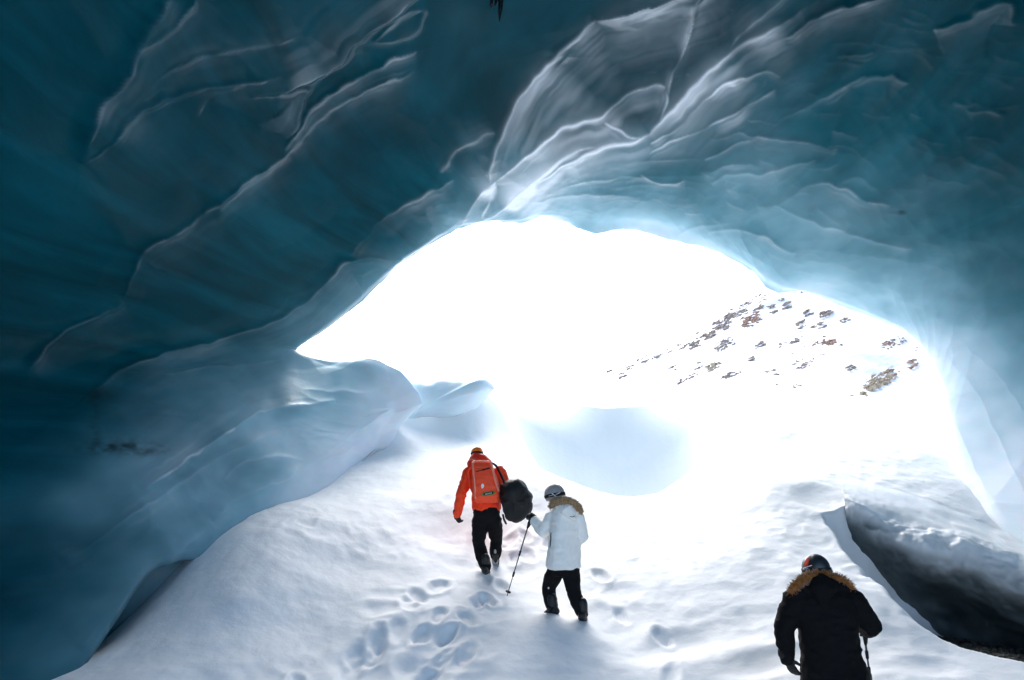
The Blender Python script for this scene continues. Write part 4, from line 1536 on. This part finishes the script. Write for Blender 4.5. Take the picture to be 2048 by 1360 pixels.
def make_duffel():
    root = bpy.data.objects.new('duffel_bag', None)
    COL.objects.link(root)
    root.location = tuple(at(1033, 1047, 9.62))
    tag(root, 'bulging black duffel bag slung under the right arm of the orange-jacketed person', 'bag')
    bpy.context.view_layer.update()
    b = pillow([(1003, 970), (1017, 961), (1034, 959), (1044, 966), (1060, 983), (1066, 991), (1064, 1000), (1066, 1012), (1061, 1028), (1050, 1040), (1037, 1046), (1022, 1045), (1008, 1036),
                (1001, 1015), (999, 988)], 9.66, .20, .14, 'bag_body', M_DUFF, None, noise=.028, nsc=6, seed=17, power=.7)
    keep(b, root)
    strip('carry_strap', [at(984, 926, 9.84), at(992, 930, 9.80), at(1000, 946, 9.76), at(1008, 962, 9.66), at(1012, 975, 9.54)], .018, M_STRAP, root)
    strip('loose_strap', [at(1006, 1030, 9.56), at(1008, 1039, 9.55), at(1012, 1047, 9.55)], .014, M_STRAP, root)
    strip('seam', [at(1022, 963, 9.58), at(1020, 985, 9.49), at(1024, 1010, 9.45), at(1030, 1040, 9.53)], .008, M_DUFF, root)
    strip('seam', [at(1052, 978, 9.62), at(1050, 1000, 9.52), at(1050, 1020, 9.52), at(1042, 1042, 9.60)], .008, M_DUFF, root)
    return root


make_duffel()


# ---- white-jacketed walker
def white_person():
    A = at
    fwd = unit((-.55, .83, 0))
    right = unit((.83, .55, 0))
    J = dict(pelvis=A(1126, 1132, 8.42), chest=A(1131, 1055, 8.42), neck=A(1123, 1016, 8.45), head=A(1110, 993, 8.50), look=(-.75, .62, -.30),
             handL=(np.array([-.5, .2, -1.0]), right, 1.15), handR=(fwd, right, 1.15),
             Lsh=A(1106, 1032, 8.46), Lel=A(1086, 1064, 8.50), Lwr=A(1070, 1042, 8.62), Lha=A(1062, 1031, 8.68),
             Rsh=A(1154, 1032, 8.42), Rel=A(1164, 1072, 8.44), Rwr=A(1150, 1085, 8.66), Rha=A(1142, 1084, 8.74),
             Lhip=A(1112, 1138, 8.44), Lkn=A(1097, 1176, 8.52), Lan=A(1104, 1222, 8.42), Lto=A(1083, 1238, 8.52),
             Rhip=A(1141, 1138, 8.40), Rkn=A(1147, 1182, 8.36), Ran=A(1165, 1232, 8.28), Rto=A(1168, 1248, 8.42))
    root = person_root('person in a white hooded jacket with grey helmet walking with a pole', tuple(A(1130, 1244, 8.4)))
    body_mesh(J, root, right, fwd, .16)
    trousers(J, root, M_BLACKT, (.105, .082, .068), .009, (.165, .125), right, fwd)
    boots(J, root, '')
    S = Shape()
    S.torso([(A(1127, 1137, 8.42), .195, .165), (A(1127, 1132, 8.42), .212, .175), (A(1128, 1105, 8.42), .205, .165), (A(1129, 1080, 8.42), .192, .155), (A(1131, 1050, 8.42), .192, .15),
             (A(1131, 1032, 8.43), .185, .14), (A(1129, 1020, 8.44), .15, .12), (A(1124, 1012, 8.46), .09, .09)], right, fwd)
    for s in 'LR':
        S.tube([J[s + 'sh'], (J[s + 'sh'] + J[s + 'el']) / 2, J[s + 'el'], (J[s + 'el'] + J[s + 'wr']) / 2, J[s + 'wr']], [.088, .082, .080, .075, .062], 14)
    jk = keep(S.fused('jacket', M_WHITEJ, None, .012, 3, .009, (7, 7, 10), 14), root)
    z = strip('pocket_zip', [A(1102, 1066, 8.32), A(1101, 1085, 8.31), A(1100, 1104, 8.33)], .006, M_STRAP)
    keep(z, jk)
    S = Shape()
    S.tube([A(1118, 1012, 8.40), A(1138, 1020, 8.30), A(1146, 1034, 8.27)], [.075, .11, .045], 14, right, .7)
    hood = keep(S.fused('hood', M_WHITEJ, None, .011, 3, .006, (8, 8, 8), 15), root)
    m_ = strip('hood_mark', [A(1140, 1033, 8.185), A(1146, 1034, 8.185), A(1149, 1032, 8.19)], .004, M_STRAP)
    keep(m_, hood)
    fur(root, [A(1101, 1014, 8.42), A(1106, 1006, 8.36), A(1120, 1001, 8.30), A(1138, 1001, 8.28), A(1152, 1008, 8.30), A(1160, 1018, 8.34), A(1162, 1027, 8.36)],
        [.030, .045, .052, .052, .048, .040, .028], M_FURT, n=900, ln=.028, seed=2)
    for s in 'LR':
        S = Shape()
        fingers(S, J[s + 'wr'], J[s + 'ha'], np.array([-.5, .2, -1.0]) if s == 'L' else fwd, right, .016, 1.15, .09)
        d = unit(J[s + 'ha'] - J[s + 'wr'])
        S.tube([J[s + 'wr'] - d * .04, J[s + 'wr'] + d * .03, J[s + 'wr'] + d * .075], [.060, .056, .05], 12)
        keep(S.fused('glove', M_BLACKG, None, .007, 1), root)
    h, M = helmet(root, A(1109, 988, 8.50), J['look'], .122, M_HGREY)
    c = A(1109, 990, 8.50)
    for k, (a, b) in enumerate((((1098, 992), (1106, 990)), ((1104, 987), (1112, 993)), ((1112, 989), (1120, 985)))):
        on_helmet(h, [A(a[0], a[1], 8.365), A(b[0], b[1], 8.365)], [.006, .006], M_SILVER, 'strap_print')
    S = Shape()
    S.ball(A(1097, 1176, 8.405), (.010, .006, .012))
    keep(S.put('knee_logo', M_WHITE), root)
    return root, J


pW, JW = white_person()


def pole(label, grip, tip, lean=None):
    root = bpy.data.objects.new('trekking_pole', None)
    COL.objects.link(root)
    root.location = tuple(tip)
    tag(root, label, 'pole', 'trekking poles')
    bpy.context.view_layer.update()
    d = unit(tip - grip)
    L = np.linalg.norm(tip - grip)
    S = Shape()
    S.tube([grip + d * .10, grip + d * L * .45], [.0095, .009], 10, None, 1, False)
    S.tube([grip + d * L * .44, grip + d * L * .72], [.0078, .0078], 10, None, 1, False)
    S.tube([grip + d * L * .71, tip], [.0065, .005], 10, None, 1, False)
    keep(S.put('shaft', M_POLE), root)
    S = Shape()
    S.tube([grip - d * .05, grip, grip + d * .06, grip + d * .13], [.020, .016, .018, .013], 12)
    keep(S.fused('grip', M_STRAP, None, .005, 1), root)
    for q in (.45, .72):
        S = Shape()
        S.tube([grip + d * (L * q - .025), grip + d * (L * q + .025)], [.014, .013], 10)
        keep(S.put('lock_collar', M_STRAP), root)
    S = Shape()
    b = tip - d * .06
    u = unit(np.cross(d, (0, 1, 0)))
    w = np.cross(d, u)
    R = []
    for r_, o_ in ((.006, -.006), (.034, 0), (.034, .006), (.006, .010)):
        R.append([b + d * o_ + r_ * (math.cos(t) * u + math.sin(t) * w) for t in np.linspace(0, 2 * math.pi, 18, endpoint=False)])
    S.rings(R)
    keep(S.put('basket', M_STRAP), root)
    S = Shape()
    S.tube([grip - d * .03, grip + d * .05 + u * .03, grip + d * .12 + u * .012], [.006, .006, .006], 8, None, .4)
    keep(S.put('wrist_strap', M_STRAP), root)
    return root


pole('slim grey trekking pole planted ahead of the white-jacketed person', at(1061, 1036, 8.66), at(1014, 1192, 8.92))


# ---- black-coated walker
def black_person():
    A = at
    right, fwd = np.array([1, 0, 0.]), np.array([0, 1, 0.])
    g = float(snow_top(np.array(2.75), np.array(6.0)))
    def G(x, y, dz):
        return np.array([x, y, float(snow_top(np.array(x), np.array(y))) + dz])
    J = dict(pelvis=A(1660, 1330, 5.95), chest=A(1649, 1225, 6.0), neck=A(1640, 1166, 6.05), head=A(1633, 1139, 6.12), look=(-.35, 1, -.25),
             handL=(np.array([.6, .4, 0]), np.array([.9, .1, 0]), .35), handR=(fwd, np.array([.9, .1, 0]), 1.2),
             Lsh=A(1592, 1198, 6.0), Lel=A(1568, 1258, 5.97), Lwr=A(1573, 1315, 5.95), Lha=A(1588, 1345, 5.96),
             Rsh=A(1704, 1202, 6.0), Rel=A(1744, 1255, 5.98), Rwr=A(1729, 1258, 6.22), Rha=A(1722, 1252, 6.32),
             Lhip=A(1638, 1345, 5.95), Lkn=A(1640, 1440, 6.02), Lan=G(2.62, 5.9, .10), Lto=G(2.60, 6.1, .04),
             Rhip=A(1684, 1345, 5.95), Rkn=A(1690, 1440, 6.06), Ran=G(2.88, 6.02, .10), Rto=G(2.90, 6.22, .04))
    root = person_root('person in a long black coat with ginger fur hood at the lower right', tuple(G(2.75, 5.98, 0)))
    body_mesh(J, root, right, fwd, .18)
    trousers(J, root, M_BLACKT, (.105, .085, .075), .010, (.175, .135), right, fwd)
    boots(J, root, '')
    S = Shape()
    S.torso([(A(1674, 1398, 5.93), .26, .19), (A(1674, 1392, 5.93), .272, .20), (A(1671, 1360, 5.94), .262, .19), (A(1663, 1310, 5.96), .240, .175), (A(1656, 1262, 5.98), .230, .165),
             (A(1649, 1220, 6.0), .262, .17), (A(1646, 1192, 6.02), .255, .155), (A(1642, 1174, 6.04), .17, .13), (A(1639, 1164, 6.06), .10, .10)], right, fwd)
    for s in 'LR':
        S.tube([J[s + 'sh'], (J[s + 'sh'] + J[s + 'el']) / 2, J[s + 'el'], (J[s + 'el'] + J[s + 'wr']) / 2, J[s + 'wr']], [.105, .096, .080, .072, .058], 14)
    keep(S.fused('coat', M_BLACKC, None, .010, 3, .011, (7, 7, 12), 24), root)
    S = Shape()
    S.tube([A(1612, 1180, 5.98), A(1645, 1172, 5.92), A(1682, 1180, 5.98)], [.07, .11, .075], 14, None, .8)
    S.tube([A(1645, 1178, 5.9), A(1648, 1205, 5.86)], [.11, .05], 14, right, .7)
    keep(S.fused('hood', M_BLACKC, None, .012, 3, .008, (8, 8, 8), 25), root)
    fur(root, [A(1580, 1190, 5.97), A(1584, 1178, 5.94), A(1598, 1163, 5.92), A(1618, 1151, 5.95), A(1642, 1147, 6.0), A(1664, 1150, 5.96), A(1684, 1158, 5.94), A(1700, 1170, 5.95), A(1706, 1180, 5.98)],
        [.018, .030, .036, .030, .020, .022, .022, .020, .012], M_FURO, n=1300, ln=.036, seed=6)
    for s in 'LR':
        S = Shape()
        fingers(S, J[s + 'wr'], J[s + 'ha'], np.array([.6, .4, 0]) if s == 'L' else fwd, np.array([.9, .1, 0]), .014, .35 if s == 'L' else 1.2, .085)
        d = unit(J[s + 'ha'] - J[s + 'wr'])
        S.tube([J[s + 'wr'] - d * .04, J[s + 'wr'] + d * .03], [.054, .046], 12)
        keep(S.fused('glove', M_BLACKG, None, .006, 1), root)
    h, M = helmet(root, A(1632, 1136, 6.12), J['look'], .116, M_HDARK)
    on_helmet(h, [A(1612, 1128, 6.03), A(1616, 1118, 6.03)], [.020, .014], M_DECAL, 'decal')
    on_helmet(h, [A(1608, 1136, 6.05), A(1622, 1131, 5.995)], [.010, .010], M_WHITE, 'goggle_clip')
    on_helmet(h, [A(1607, 1139, 6.06), A(1614, 1137, 6.02)], [.009, .009], M_BLUE, 'goggle_lens')
    S = Shape()
    S.ball(A(1724, 1204, 5.98), (.02, .02, .02))
    keep(S.put('cuff_toggle', M_BLACKC), root)
    return root, J


pB, JB = black_person()
_tip = at(1745, 1400, 6.25)
_tip[2] = float(snow_z(_tip[0], _tip[1])[0])
pole('black trekking pole held by the black-coated person at the lower right', at(1727, 1256, 6.30), _tip)
